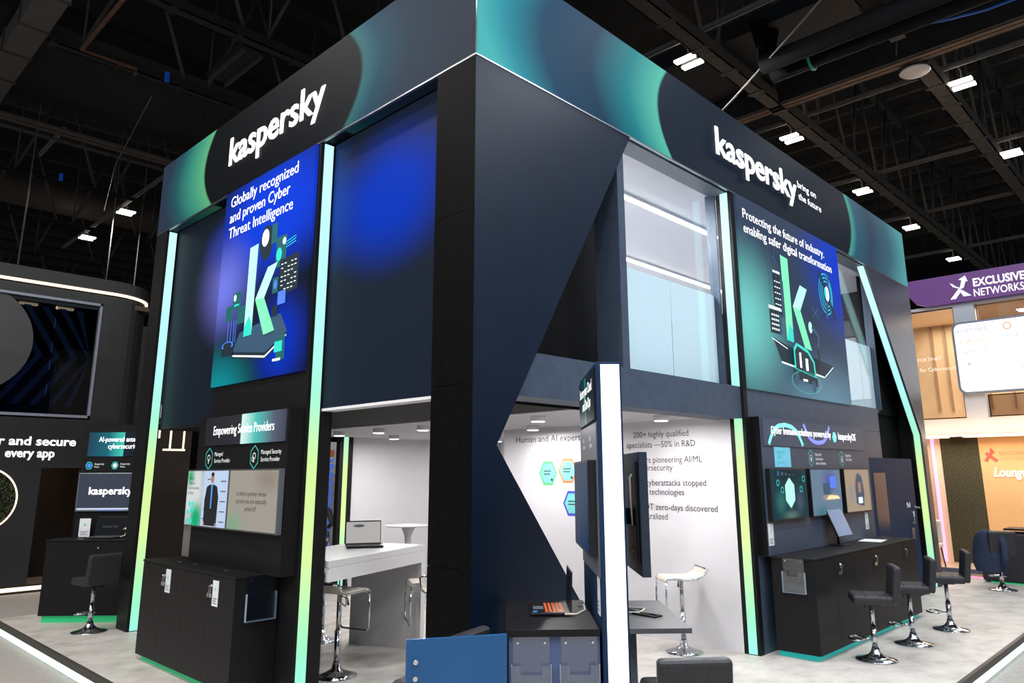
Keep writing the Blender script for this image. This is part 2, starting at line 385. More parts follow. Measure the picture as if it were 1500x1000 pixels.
B(.036, .135, 2.329, 2.34, .01, ZF-.02).build('led_strip', LEDM, st)
B(0, .15, 6.384, YE, 0, ZF).build('end_column', BLK, st)
B(.036, .135, 6.373, 6.384, .01, ZF-.02).build('led_strip', LEDM, st)
# recessed panels above the openings, reflected glow put into their colour
N1 = blob_mat('niche_reflection_blue', 'YZ', (26, 34, 48), [(1.35, 4.45, 1.25, .86, (0, 50, 176), .2, 1), (2.3, 4.6, .5, .9, (10, 70, 176), 0, .5)], emit=.85, diff=.3)
N2 = blob_mat('niche_glow_violet', 'YZ', (22, 28, 38), [(4.35, 4.25, 1.4, 1.0, (112, 112, 210), 0, 1), (4.7, 4.75, .9, .5, (20, 50, 150), 0, .8)], emit=.9, diff=.3)
B(.16, .2, .48, 2.329, 2.54, ZF).build('niche_panel', N1, st); B(.16, .2, 4.46, 6.373, 2.54, ZF).build('niche_panel', N2, st)
B(.16, .30, .48, 2.34, 2.515, 2.54).build('soffit_strip', WHT, st); B(.16, .30, 4.46, 6.373, 2.515, 2.54).build('soffit_strip', BLK, st)
# text on posters
for i, (s, w) in enumerate((('Globally recognized', 1.57), ('and proven Cyber', 1.42), ('Threat Intelligence', 1.5))):
    text(s, FL.at(0, 0, .03), -4.30, 5.045-.195*i, w, .13, LET, p1, bold=0)
text('Protecting the future of industry.', FR.at(0, 0, .03), 4.42, 4.985, 2.48, .12, LET, p2, bold=0)
text('enabling safer digital transformation', FR.at(0, 0, .03), 4.42, 4.80, 2.72, .12, LET, p2, bold=0)
g1 = mat('art_mint', (156, 226, 200), emit=.75, noise=.1, scale=4); g2 = mat('art_green', (110, 216, 160), emit=.6, noise=.1, scale=4)
g3 = mat('art_slate', (44, 72, 96), emit=.5, noise=.1); g4 = mat('art_dark', (18, 34, 44), emit=.5, noise=.1); g5 = mat('art_tealdark', (18, 84, 88), emit=.5, noise=.1)
g6 = mat('art_white', (226, 238, 240), emit=.7, noise=0); g7 = mat('art_blue', (70, 110, 220), emit=.6, noise=0); g8 = mat('art_teal', (40, 190, 176), emit=.6, noise=0)
Y = lambda L: [(-y, z) for y, z in L]
it = [(g3, Y([(3.96, 3.26), (3.82, 3.46), (2.92, 3.55), (2.76, 3.34), (3.2, 3.17)])), (g4, Y([(3.96, 3.26), (3.2, 3.17), (2.76, 3.34), (2.76, 3.28), (3.2, 3.10), (3.96, 3.19)])),
      (g6, Y([(3.95, 3.225), (3.2, 3.135), (2.77, 3.31), (2.77, 3.295), (3.2, 3.115), (3.95, 3.205)])),
      (g4, Y([(p, q) for p, q in ell(3.33, 4.40, .15, .2)])), (g6, Y(ell(3.36, 4.46, .08, .1))), (g5, Y(rc(3.22, 4.35, 3.10, 4.58))),
      (g5, Y(rc(3.10, 4.06, 2.88, 4.40))), (g8, Y(ell(3.03, 4.20, .06, .075))), (g6, Y(ell(2.93, 4.33, .035, .04))),
      (g4, Y([(2.99, 4.13), (2.60, 4.14), (2.60, 3.76), (2.99, 3.72)]))]
for i in range(7):
    for j in range(5):
        if (i*5+j*3) % 4: it.append((g6, Y(rc(2.95-.068*j, 3.79+.046*i, 2.95-.068*j-.04, 3.80+.046*i))))
it += [(g1, Y([(3.69, 4.41), (3.50, 4.425), (3.52, 3.40), (3.70, 3.395)])), (g8, Y([(3.70, 3.395), (3.52, 3.40), (3.53, 3.52), (3.60, 3.62), (3.70, 3.50)])),
       (g1, Y([(3.24, 4.10), (3.03, 4.12), (3.28, 3.77), (3.48, 3.78)])), (g2, Y([(3.48, 3.78), (3.28, 3.77), (3.01, 3.38), (3.24, 3.36)])),
       (g5, Y(rc(3.11, 3.78, 2.99, 3.95))), (g7, Y(ell(3.05, 3.87, .035, .05))), (g7, Y(rc(2.98, 3.64, 2.82, 3.78))), (g4, Y(rc(3.08, 3.54, 2.97, 3.64))),
       (g5, Y(rc(4.02, 3.74, 3.82, 3.94))), (g5, Y(rc(4.17, 3.62, 4.02, 3.80))), (g5, Y(rc(3.88, 3.56, 3.70, 3.76))), (g6, Y(ell(3.97, 3.88, .03, .04))), (g8, Y(rc(3.98, 3.78, 3.86, 3.80))),
       (g5, Y([(2.98, 3.28), (2.78, 3.34), (2.76, 3.06), (2.92, 3.03)])), (g8, Y(rc(2.98, 3.14, 2.82, 3.25))), (g6, Y(rc(3.0, 3.05, 2.84, 3.075)))]
for yy in (4.09, 4.02, 3.95, 3.90): it.append((g7, Y(rc(yy, 3.36, yy-.012, 3.62))))
it += [(g7, Y(ell(4.07, 3.34, .14, .05))), (g4, Y(ell(4.07, 3.345, .11, .035))), (g4, Y(rc(4.21, 3.22, 3.93, 3.32)))]
for k in range(3): it.append((g8, Y(line(2.86, 4.24+.03*k, 2.66, 4.27+.03*k, .008))))
art(FL.at(0, 0, .03), it, 'printed_artwork', p1)
X_ = FR.at(0, 0, .03)
it = [(g2, [(5.40, 4.715), (5.62, 4.70), (5.62, 3.565), (5.42, 3.58)]), (g8, [(5.42, 3.58), (5.62, 3.565), (5.62, 3.74), (5.52, 3.8)]),
      (g1, [(5.95, 4.40), (6.17, 4.375), (5.90, 4.04), (5.67, 4.06)]), (g2, [(5.67, 4.06), (5.90, 4.04), (6.17, 3.52), (5.95, 3.535)]),
      (g4, rc(5.12, 3.86, 5.34, 4.42)), (g3, rc(5.34, 3.86, 5.42, 4.36)), (g4, rc(4.96, 3.62, 5.22, 3.92)), (g3, rc(5.22, 3.62, 5.30, 3.88)), (g6, rc(4.95, 3.93, 5.30, 3.97)), (g6, rc(5.14, 4.43, 5.34, 4.46)),
      (g4, [(5.0, 3.56), (5.42, 3.50), (6.85, 3.38), (6.55, 3.20), (5.2, 3.28)]), (g6, line(5.2, 3.27, 6.5, 3.19, .022)), (g6, line(6.52, 3.19, 6.85, 3.36, .014)),
      (g6, line(4.97, 3.55, 5.4, 3.46, .012))]
for i in range(6):
    for j in range(3): it.append((g6, rc(5.15+.06*j, 3.93+.075*i, 5.19+.06*j, 3.945+.075*i)))
for i in range(4):
    for j in range(4): it.append((g6, rc(4.99+.055*j, 3.66+.06*i, 5.025+.055*j, 3.685+.06*i)))
for x0 in (5.0, 5.18): it += [(g3, rc(x0, 3.98, x0+.012, 4.62)), (g3, line(x0, 4.6, x0-.14, 4.66, .012)), (g3, line(x0, 4.6, x0+.1, 4.52, .012)), (g3, line(x0, 4.6, x0+.02, 4.78, .012))]
for r in (.36, .29, .22): it += [(g8, q) for q in ring(6.80, 4.42, r*.62, r*.62+.014, 26, sy=1.3)]
it += [(g4, line(6.57, 4.72, 7.05, 4.06, .07)), (g3, line(6.72, 4.05, 6.90, 4.72, .06)), (g6, ell(6.80, 4.42, .075, .11)), (g8, ell(6.74, 4.42, .04, .08)),
       (g3, line(6.2, 3.98, 6.42, 4.14, .02)), (g3, line(6.2, 4.12, 6.42, 4.0, .02)),
       (g1, ell(6.10, 3.83, .06, .08)), (g3, line(6.14, 3.84, 6.36, 3.74, .05)), (g3, line(6.36, 3.76, 6.30, 3.52, .05)), (g4, line(6.30, 3.56, 6.33, 3.26, .07)),
       (g8, [(5.50, 3.20), (5.50, 3.48), (5.60, 3.56), (5.95, 3.50), (6.13, 3.36), (6.16, 3.12)]), (g4, [(5.54, 3.22), (5.54, 3.45), (5.62, 3.52), (5.93, 3.46), (6.09, 3.34), (6.11, 3.16)]),
       (g6, rc(5.66, 3.24, 5.72, 3.44)), (g6, rc(5.84, 3.22, 5.92, 3.38)), (g4, [(5.44, 3.10), (5.44, 3.22), (6.18, 3.14), (6.18, 3.02)]), (g3, ell(5.54, 3.10, .065, .085)), (g3, ell(6.05, 3.02, .065, .085)), (g6, rc(5.72, 3.07, 5.86, 3.10))]
it += [(g8, q) for q in ring(5.82, 3.06, .44, .452, 24, sy=.32)]
art(X_, it, 'printed_artwork', p2)
# lower laminate wall behind the right demo unit, end panel with the kinked light strip
B(4.275, 7.43, .0, .12, 2.52, ZF).build('poster_backing', BLK_LIT, st)
B(4.275, 8.58, .0, .12, 0, 2.52).build('wall_panel', BLK_LIT, st); B(7.43, 8.58, .0, .12, 2.524, 2.885).build('wall_panel', BLK_LIT, st)
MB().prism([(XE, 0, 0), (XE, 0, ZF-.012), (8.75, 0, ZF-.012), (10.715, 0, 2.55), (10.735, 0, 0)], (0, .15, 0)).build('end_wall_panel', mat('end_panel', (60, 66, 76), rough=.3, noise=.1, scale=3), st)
e = MB()
for (x0, z0), (x1, z1) in (((8.75, ZF-.015), (10.715, 2.55)), ((10.715, 2.55), (10.735, .01))):
    e.prism([(x0, .036, z0), (x1, .036, z1), (x1-.014, .036, z1-.004), (x0-.014, .036, z0-.004)], (0, .097, 0))
e.build('led_strip', LEDM, st)
B(XE-.12, XE, .15, YE, 0, ZF).build('end_wall', BLK, st)
B(8.6, XE-.12, .40, .44, 0, 2.88).build('recess_panel', INK, st); B(9.42, XE-.12, .36, .40, 2.88, ZF).build('recess_panel', INK, st)
# windows of the upper room
FRO = bpy.data.materials.new('frosted_film'); FRO.use_nodes = True; nt = FRO.node_tree; nt.nodes.clear()
q0 = nt.nodes.new('ShaderNodeOutputMaterial'); q1 = nt.nodes.new('ShaderNodeMixShader'); q2 = nt.nodes.new('ShaderNodeBsdfTranslucent'); q3 = nt.nodes.new('ShaderNodeBsdfDiffuse')
q2.inputs[0].default_value = srgb(226, 238, 242); q3.inputs[0].default_value = srgb(214, 226, 232); q1.inputs[0].default_value = .35
nt.links.new(q2.outputs[0], q1.inputs[1]); nt.links.new(q3.outputs[0], q1.inputs[2]); nt.links.new(q1.outputs[0], q0.inputs[0])
for x0, x1, xm in ((2.05, 4.187, 3.2), (7.45, 9.42, 8.85)):
    w = MB(); w.box(x0-.11, x0, .04, .34, 2.885, ZF); w.box(x0, x1, .25, .33, 2.885, 2.92); w.box(x1-.02, x1, .2, .33, 2.92, ZF)
    wf = w.build('window_frame', BLK_LIT, st)
    for a, c in ((x0, xm-.006), (xm+.006, x1-.02)):
        B(a, c, .27, .282, 2.92, ZF-.02).build('window_pane', GLS, st)
        B(a, c, .284, .288, 2.92, 4.0).build('frosted_film', FRO, st)
B(2.05, XE-.12, .05, .27, ZF-.02, ZF-.002).build('window_soffit', PLG, st)
B(1.95, XE-.12, .33, 5.6, 5.33, 5.36).build('upper_ceiling', WHT, st)
B(1.95, XE-.12, 5.6, 5.66, 2.9, 5.36).build('upper_rear_wall', WHT, st); B(1.90, 1.95, .44, 5.6, 2.9, 5.36).build('upper_side_wall', WHT, st)
B(.3, XE-.12, .66, 7.3, 2.70, 2.88).build('upper_floor', WHT, st)
for yy, x0, x1, lb in ((1.05, 2.4, 5.75, 'white tube light nearer the glass on the upper room ceiling'), (2.65, 2.9, 9.2, 'white tube light farther inside on the upper room ceiling')):
    tl = thing('tube_light', lb, 'light', (0, yy, 0), 0, 'tube lights in the upper room')
    B(x0, x1, -.04, .04, 5.29, 5.33).build('housing', WGL, tl); B(x0, x1, -.025, .025, 5.262, 5.29).build('diffuser', LAMP, tl)
    area('tube_glow', ((x0+x1)/2, 0, 5.258), x1-x0, .05, 430, (1, 1, 1), tl)
# ground-floor room
B(4.187, 4.275, .19, 3.9, 0, 2.55).build('room_wall', WHT, st)
B(4.275, 7.2, 3.86, 3.9, 0, 2.55).build('room_wall', WHT, st)
B(3.70, 7.2, 7.3, 7.36, 0, 2.55).build('room_wall', WHT, st)
B(7.2, 7.26, 3.9, 7.36, 0, 2.55).build('room_wall', WHT, st)
B(2.14, 7.26, .36, 7.36, 2.55, 2.62).build('room_ceiling', WHT, st); B(.3, 2.14, .36, 7.36, 2.56, 2.62).build('black_ceiling', INK, st)
B(3.61, 3.70, 7.14, 7.36, 0, 2.55).build('rear_post', BLK, st); B(3.52, 3.61, 7.15, 7.17, .01, 2.55).build('led_strip', LEDM, st)
B(3.44, 3.515, 7.15, 7.25, 0, 2.55).build('rear_post', BLK, st)
B(.3, .5, 4.46, 4.52, 0, 2.55).build('partition', BLK, st)
B(.9, 1.0, 4.52, 6.7, 0, 2.12).build('partition', NVY, st)
FW = Fr((4.187, 0, 0), (0, -1, 0), (-1, 0, 0))
rw = [c for c in st.children if c.name.startswith('room_wall')][0]
for s, r, z in (('200+ highly qualified', .744, 2.352), ('specialists \u201450% in R&D', .659, 2.227), ('27 years pioneering AI/ML', .579, 2.04), ('cybersecurity', .987, 1.945), ('6.7B+ cyberattacks stopped', .542, 1.765), ('by our technologies', .842, 1.655), ('130+  OT zero-days discovered', .411, 1.475), ('and neutralized', 1.087, 1.365)):
    text(s, FW, -r, z, None, .074, PRK, rw, al='R')
text('Human and AI expertise', FW, -3.64, 2.355, 1.37, .088, PRK, rw)
hx = [mat('hex_orange', (226, 130, 80)), mat('hex_blue', (70, 84, 200)), mat('hex_green', (96, 190, 120)), mat('hex_aqua', (120, 208, 206))]
it = []
for i, (cu, cv, c) in enumerate(((-2.66, 1.95, 0), (-3.02, 1.92, 2), (-2.58, 1.52, 1))):
    it += [(hx[c], ell(cu, cv, .17, .19, 6)), (hx[3], ell(cu, cv, .14, .15, 6))]
    it += [(PRK, rc(cu-.08, cv+.02, cu+.06, cv+.035)), (PRK, rc(cu-.08, cv-.02, cu+.04, cv-.005)), (PRK, ell(cu+.07, cv-.09, .02, .02))]
art(FW, it, 'printed_hexagons', rw)

DL = None
for i, (x, y, lb) in enumerate(((2.57, 4.8, 'white round downlight above the end of the laptop bar table'), (3.88, 6.21, 'white round downlight beside the rear white wall'), (2.62, 3.86, 'white round downlight above the laptop on the bar table'), (2.57, 5.82, 'white round downlight beside the rear green light strip'), (3.45, .64, 'white round downlight over the list on the white wall'), (2.5, 1.65, 'white round downlight over the corner room in front of the hexagons'), (3.70, 2.85, 'white round downlight behind the heading on the white wall'), (5.9, 5.8, 'white round downlight over the tulip table'))):
    if DL is None:
        DL = thing('ceiling_downlight', lb, 'light', (x, y, 2.55), 0, 'downlights in the ground-floor room')
        MB().lathe([(0, 0), (.085, 0), (.085, -.055), (.078, -.06)], n=24).build('housing', WGL, DL)
        MB().lathe([(.078, -.06), (.07, -.066), (0, -.068)], n=24).build('diffuser', LAMP, DL)
    else: dup(DL, (x, y, 2.55), 0, lb)
    area('downlight_glow', (x, y, 2.48), .14, 0, 22, (1, .97, .97))

# ------------------------------------------------------------------ furniture builders
def black_stool(label, loc, rz, group='black bar stools', lift=0):
    s = thing('bar_stool', label, 'stool', loc, rz, group)
    MB().lathe([(0, 0), (.205, 0), (.21, .006), (.2, .014), (.13, .026), (.075, .05), (.045, .085), (.036, .12), (0, .12)], n=32).build('base', CHR, s)
    c = MB(); c.tube([(0, 0, .10), (0, 0, .33)], .03, 16); c.tube([(0, 0, .33), (0, 0, .56+lift)], .023, 16); c.build('column', CHR, s)
    pts = [(.03*math.cos(a)*0+.125*math.cos(a), .17+.075*math.sin(a), .205) for a in [2*PI*k/20 for k in range(20)]]
    f = MB().tube(pts, .011, 8, True); f.tube([(0, .02, .205), (0, .1, .205)], .011, 8); f.build('footrest', CHR, s)
    k0 = len(s.children)
    B(-.09, .09, -.09, .09, .545, .57).build('seat_plate', PLB, s)
    B(-.205, .205, -.20, .20, .565, .655).build('seat', LTH, s, .03, 3)
    MB().obox((0, -.235, .765), (.205, 0, 0), (0, .038, .005), (0, -.024, .185)).build('backrest', LTH, s, .028, 3)
    st_ = MB()
    for k in range(1, 3): st_.tube([(-.2, -.197-.016*k, .58+.125*k), (.2, -.197-.016*k, .58+.125*k)], .004, 5); st_.tube([(-.2, -.2+.133*k, .654), (.2, -.2+.133*k, .654)], .004, 5)
    st_.build('stitching', PLB, s)
    MB().tube([(.02, 0, .53), (.12, .03, .52), (.15, .04, .49)], [.005, .005, .009], 6).build('lever', PLB, s)
    for ch in list(s.children)[k0:]: ch.location.z = lift
    return s
def white_stool(label, loc, rz):
    s = thing('white_bar_stool', label, 'stool', loc, rz, 'white bar stools')
    MB().lathe([(0, 0), (.2, 0), (.205, .006), (.12, .03), (.05, .07), (.032, .13), (0, .13)], n=28).build('base', CHR, s)
    c = MB(); c.tube([(0, 0, .1), (0, 0, .42)], .03, 14); c.tube([(0, 0, .42), (0, 0, .77)], .022, 14); c.build('column', CHR, s)
    prof = [(.23, .765), (.215, .795), (.16, .80), (.0, .79), (-.12, .795), (-.19, .83), (-.235, .885)]
    b = MB(); n = len(prof); w = .19
    vs = [(x, y, z+o) for o in (0, -.022) for x in (-w, w) for y, z in prof]
    fs = []
    for i in range(n-1):
        fs += [(i, n+i, n+i+1, i+1), (2*n+i, 2*n+i+1, 3*n+i+1, 3*n+i), (i, i+1, 2*n+i+1, 2*n+i), (n+i, 3*n+i, 3*n+i+1, n+i+1)]
    fs += [(0, 2*n, 3*n, n), (n-1, 2*n-1, 4*n-1, 3*n-1)]
    b.add(vs, fs); b.build('seat', CRM, s, .006)
    r = MB()
    for x in (-w-.004, w+.004): r.tube([(x, y, z-.014) for y, z in prof], .012, 8)
    r.tube([(-w, -.238, .88), (w, -.238, .88)], .012, 8); r.build('seat_rail', CHR, s)
    MB().tube([(-w, .225, .76), (-w, .235, .60), (-w, .235, .42), (-w+.03, .235, .39), (w-.03, .235, .39), (w, .235, .42), (w, .235, .60), (w, .225, .76)], .011, 8).build('footrest', CHR, s)
    MB().tube([(.02, 0, .74), (.11, 0, .72), (.12, 0, .66)], [.005, .005, .012], 6).build('lever', PLB, s)
    return s
CARD = mat('white_card', (226, 228, 232), rough=.5, noise=0)
def card(F, u, v, w, h, label):
    o = MB().prism([F.p(u, v, .001), F.p(u+w, v, .001), F.p(u+w, v+h, .001), F.p(u, v+h, .001)], F.n*.004).build('info_card', CARD)
    tag(o, label, 'card', 'white info cards')
    it = [(PRG, rc(u+w*.15, v+h*(.10+.09*k), u+w*(.85-.12*(k % 2)), v+h*(.13+.09*k))) for k in range(3)]
    it.append((TLK, ell(u+w/2, v+h*.66, w*.10, w*.13, 6)))
    art(F, it, 'print', o, .0056); return o
def brochure(F, u, v, w, h, label):
    """clear wall-mounted leaflet holder; u,v lower left"""
    r = thing('brochure_holder', label, 'leaflet holder', F.p(u+w/2, v, 0), 0, 'clear leaflet holders')
    o = Vector(r.location); G = Fr(F.o-o, F.u, F.n, F.v)
    def slab(u0, v0, u1, v1, d0, d1, nm, m): return MB().prism([G.p(u0, v0, d0), G.p(u1, v0, d0), G.p(u1, v1, d0), G.p(u0, v1, d0)], G.n*(d1-d0)).build(nm, m, r)
    slab(u+.01, v, u+w-.01, v+h, .002, .006, 'back_plate', ACR)
    ph = h*.62
    MB().prism([G.p(a, c, .036) for a, c in ((u, v), (u+w, v), (u+w, v+ph), (u+w*.76, v+ph), (u+w*.76, v+ph*.80), (u+w*.24, v+ph*.80), (u+w*.24, v+ph), (u, v+ph))], G.n*.004).build('pocket_front', ACR, r)
    slab(u, v, u+.005, v+ph, .006, .036, 'pocket_side', ACE); slab(u+w-.005, v, u+w, v+ph, .006, .036, 'pocket_side', ACE); slab(u, v, u+w, v+.006, .006, .036, 'pocket_bottom', ACE)
    for uu in (u+w*.16, u+w*.84):
        MB().tube([G.p(uu, v+h*.92, .006), G.p(uu, v+h*.92, .012)], .007, 10).build('screw', CHR, r)
    return r
def lockset(F, u, v, parent):
    b = MB().tube([F.p(u, v, 0), F.p(u, v, .022)], .013, 12); b.tube([F.p(u, v, .022), F.p(u, v, .04)], .005, 6)
    b.tube([F.p(u+.02*math.cos(a), v-.035+.03*math.sin(a), .03) for a in [2*PI*k/12 for k in range(12)]], .002, 5, True)
    for du in (-.05, -.005): b.obox(F.p(u+du, v-.085, .02), F.u*.014, F.v*.018, F.n*.003)
    return b.build('lock_and_keys', CHR, parent)
def monitor(F, u0, v0, u1, v1, th, screen, label, frame=PLB, name='wall_monitor', bz=.014, group=None):
    r = thing(name, label, 'monitor', F.p((u0+u1)/2, v0, 0), 0, group); o = Vector(r.location); G = Fr(F.o-o, F.u, F.n, F.v)
    MB().prism([G.p(u0, v0, .004), G.p(u1, v0, .004), G.p(u1, v1, .004), G.p(u0, v1, .004)], G.n*(th-.004)).build('casing', frame, r, .003)
    MB().prism([G.p(u0+bz, v0+bz, th), G.p(u1-bz, v0+bz, th), G.p(u1-bz, v1-bz, th), G.p(u0+bz, v1-bz, th)], G.n*.002).build('screen', screen, r)
    return r, G.at(0, 0, th+.002)
def hexicon(F, u, v, r, parent, inner):
    it = [(TLK, q) for q in ring(u, v, r*.9, r, 6, PI/2, 1.25)]
    it += [(PRW, q) for q in ring(u, v+.01, r*.28, r*.36, 10)]
    if inner: it += [(PRW, q) for q in ring(u-r*.2, v-.02, r*.2, r*.27, 8)]
    it.append((PRW, rc(u-.008, v-r*.55, u+.008, v-r*.1)))
    return art(F, it, 'icon', parent)

# ------------------------------------------------------------------ left demo unit and cabinet
dw = thing('demo_wall', 'black upright demo wall with paired screens and pale wedge header above the cabinet', 'display wall', (-.08, 3.36, 0))
G = Fr((-.08, -3.36, 0), (0, -1, 0), (-1, 0, 0))       # local frame of the wall front, u = -y(world)
b_ = B(-.08, .08, -1.0, .98, 1.02, 2.54).build('panel', BLK, dw)
HL = fascia_mat('header_print_left', 'Y', 3.26-3.36, 2.37, 0, -1.0, .9, [(-1.0, (62, 66, 80)), (-.72, (86, 96, 116)), (-.36, (84, 190, 186)), (-.07, (214, 246, 240)), (-.05, (46, 48, 54)), (.8, (40, 42, 48))])
hp = B(-.094, -.08, -.96, .78, 2.225, 2.525).build('header_graphic', HL, dw); tag(hp, 'header graphic with a pale aqua wedge')
text('Empowering Service Providers', G.at(0, 0, .014), -3.93, 2.335, 1.32, .095, LET, hp, bold=0)
for u, s1, s2 in ((-4.09, 'Managed', 'Service Provider'), (-3.06, 'Managed Security', 'Service Provider')):
    hexicon(G, u+.06, 2.09, .095, dw, u > -3.5)
    text(s1, G, u+.20, 2.115, None, .042, PRW, dw); text(s2, G, u+.20, 2.045, None, .042, PRW, dw)
SCM = blob_mat('screen_speaker', 'YZ', (176, 190, 206), [(.35, .4, .35, .5, (232, 240, 240), .4, 1), (.42, .52, .16, .16, (40, 190, 120), 0, 1), (.22, .08, .22, .24, (20, 190, 130), .2, 1)], emit=.62, diff=.2)
SCQ = blob_mat('screen_question', 'YZ', (176, 170, 160), [(.35, .05, .3, .2, (110, 190, 140), 0, .6), (-.3, .5, .4, .2, (150, 130, 120), 0, .6)], emit=.62, diff=.2)
FM = FL.at(0, 0, .16)
r_, Q = monitor(FM, -4.39, 1.385, -3.385, 1.975, .06, SCM, 'thin silver-framed wall monitor showing a suited speaker before a printed backdrop', ALU, group='paired wall monitors')
for i, s in enumerate(('We are', 'creative in', 'how we develop', 'business')): text(s, Q, -4.33, 1.87-.05*i, None, .03, PRK, r_)
SUIT = mat('screen_suit', (22, 22, 26), emit=.3, noise=0); SKIN = mat('screen_skin', (150, 104, 84), emit=.5, noise=0); SHRT = mat('screen_shirt', (60, 130, 200), emit=.5, noise=0); BKD = mat('screen_backdrop', (160, 178, 204), emit=.5, noise=0)
it = [(BKD, rc(-3.97, 1.40, -3.40, 1.96))]
for k in range(5): it += [(PRG, rc(-3.95+.02*k, 1.47+.1*k, -3.85+.02*k, 1.48+.1*k)), (PRG, rc(-3.55, 1.45+.1*k, -3.43, 1.46+.1*k))]
it += [(SUIT, [(-3.90, 1.41), (-3.60, 1.41), (-3.59, 1.70), (-3.63, 1.80), (-3.70, 1.82), (-3.80, 1.82), (-3.87, 1.80), (-3.91, 1.66)]), (SHRT, [(-3.77, 1.82), (-3.73, 1.82), (-3.735, 1.58), (-3.765, 1.58)]), (SKIN, ell(-3.75, 1.885, .034, .05)), (SUIT, ell(-3.75, 1.925, .035, .022)), (SKIN, rc(-3.90, 1.41, -3.87, 1.44)), (SKIN, rc(-3.63, 1.41, -3.60, 1.44))]
for k, (a, c) in enumerate(((-4.27, 1.62), (-4.20, 1.62), (-4.30, 1.53), (-4.23, 1.56), (-4.17, 1.56), (-4.29, 1.44), (-4.20, 1.44))): it.append((mat('art_teal', (40, 190, 176)), ell(a, c, .025, .027)))
art(Q, it, 'screen_picture', r_)
r_, Q = monitor(FM, -3.375, 1.385, -2.37, 1.975, .06, SCQ, 'thin silver-framed wall monitor with a grey question slide', ALU, group='paired wall monitors')
for i, s in enumerate(('Is there a partner whose', 'success you are especially', 'proud of?')): text(s, Q, -2.88, 1.72-.07*i, None, .045, PRK, r_, al='C')

def cabinet(name, label, L, doors, depth, top, lockdoors, plinth, loc, rz):
    """row of cupboards; local x along the front, local -y the front"""
    c = thing(name, label, 'cabinet', loc, rz)
    B(0, L, .02, depth, .06, top-.025).build('body', BLK, c)
    B(-.01, L+.01, 0-.005, depth, top-.022, top).build('worktop', BLK, c, .003)
    w = L/doors
    for i in range(doors):
        d = B(i*w+.0015, (i+1)*w-.0015, 0, .02, .062, top-.026).build('door', BLK, c)
        if i in lockdoors: lockset(Fr((0, 0, 0), (1, 0, 0), (0, -1, 0)), i*w+.10, top-.11, d)
    B(.05, L-.03, .05, depth, 0, .06).build('plinth_light', plinth, c)
    return c
cab = cabinet('storage_cabinet', 'black four-door cabinet with a green lit plinth under the paired monitors', 2.2, 4, .42, 1.02, (1, 3), LEDG, (-.426, 4.85, 0), -PI/2)
FC = FL.at(0, 0, .427)
card(FC, -4.20, .745, .12, .225, 'white info card on the green-plinth cabinet, farther from its leaflet holder')
card(FC, -3.09, .735, .12, .225, 'white info card on the green-plinth cabinet, nearer its leaflet holder')
brochure(Fr((0, 2.64, 0), (1, 0, 0), (0, -1, 0)), -.33, .63, .29, .385, 'empty clear leaflet holder on the end of the green-plinth cabinet')
for i, yy in enumerate((4.30, 3.9, 3.2)):
    o = MB().lathe([(0, .006), (.035, .006), (.04, 0)], (-.25, yy, 1.02), 16).build('cable_grommet', PLB); tag(o, 'small black round cable grommet in the top of the green-plinth cabinet', 'grommet', 'cable grommets')

# ------------------------------------------------------------------ right demo unit
dr = thing('demo_wall', 'black upright demo wall, coloured as lit, with three screens above the long counter', 'display wall', (4.29, -.12, 0))
G = Fr((0, 0, 0), (1, 0, 0), (0, -1, 0)).at(-4.29, 0)
B(0, 3.33, .0, .118, 1.02, 2.54).build('panel', BLK_LIT, dr)
B(-.015, 0, 0, .118, 1.02, 2.54).build('end_panel', INK, dr)
HR_ = mat('header_print_right', (66, 76, 96), rough=.4)
hp = B(.05, 3.15, -.014, 0, 2.215, 2.525).build('header_graphic', HR_, dr); tag(hp, 'header graphic with glowing aqua and violet arches')
ga, gv = mat('arch_aqua', (120, 232, 226), emit=.8, noise=0), mat('arch_violet', (120, 130, 240), emit=.8, noise=0)
it = []
def arch(cu, v0, v1, w, m, flip):
    P = [(cu-w, 0), (cu-w*.86, .35), (cu-w*.66, .72), (cu-w*.4, .92), (cu, 1), (cu+w*.4, .92), (cu+w*.66, .72), (cu+w*.86, .35), (cu+w, 0)]
    P = [(u, v1-(v1-v0)*q if flip else v0+(v1-v0)*q) for u, q in P]
    return [(m, line(*P[i], *P[i+1], .05)) for i in range(8)]
it = []
it = arch(4.92, 2.235, 2.47, .46, ga, 0)+arch(5.84, 2.28, 2.50, .40, gv, 1)
art(G.at(0, 0, .014), it, 'printed_arches', hp)
text('Cyber Immune solutions powered by', G.at(0, 0, .028), 4.50, 2.355, 1.74, .085, LET, hp, bold=.006)
art(G.at(0, 0, .014), [(ga, ell(6.40, 2.37, .07, .075, 6))], 'emblem', hp)
text('kasperskyOS', G.at(0, 0, .016), 6.52, 2.345, .62, .09, LET, hp, bold=.012)
tile = MB().prism([G.p(4.60, 1.975, .001), G.p(5.02, 1.975, .001), G.p(5.02, 2.205, .001), G.p(4.60, 2.205, .001)], G.n*.006).build('aqua_tile', mat('tile_aqua', (110, 186, 214), emit=.3), dr)
for i, s in enumerate(('kaspersky', 'cyber', 'immunity')): text(s, G.at(0, 0, .008), 4.65, 2.135-.06*i, None, .042, TLK, tile)
for u, L in ((5.62, ('Kaspersky', 'Automotive', 'Secure Gateway')), (6.62, ('Kaspersky', 'Thin Client'))):
    hexicon(G, u, 2.09, .085, dr, 1)
    for i, s in enumerate(L): text(s, G, u+.13, 2.12-.055*i, None, .036, PRW, dr)
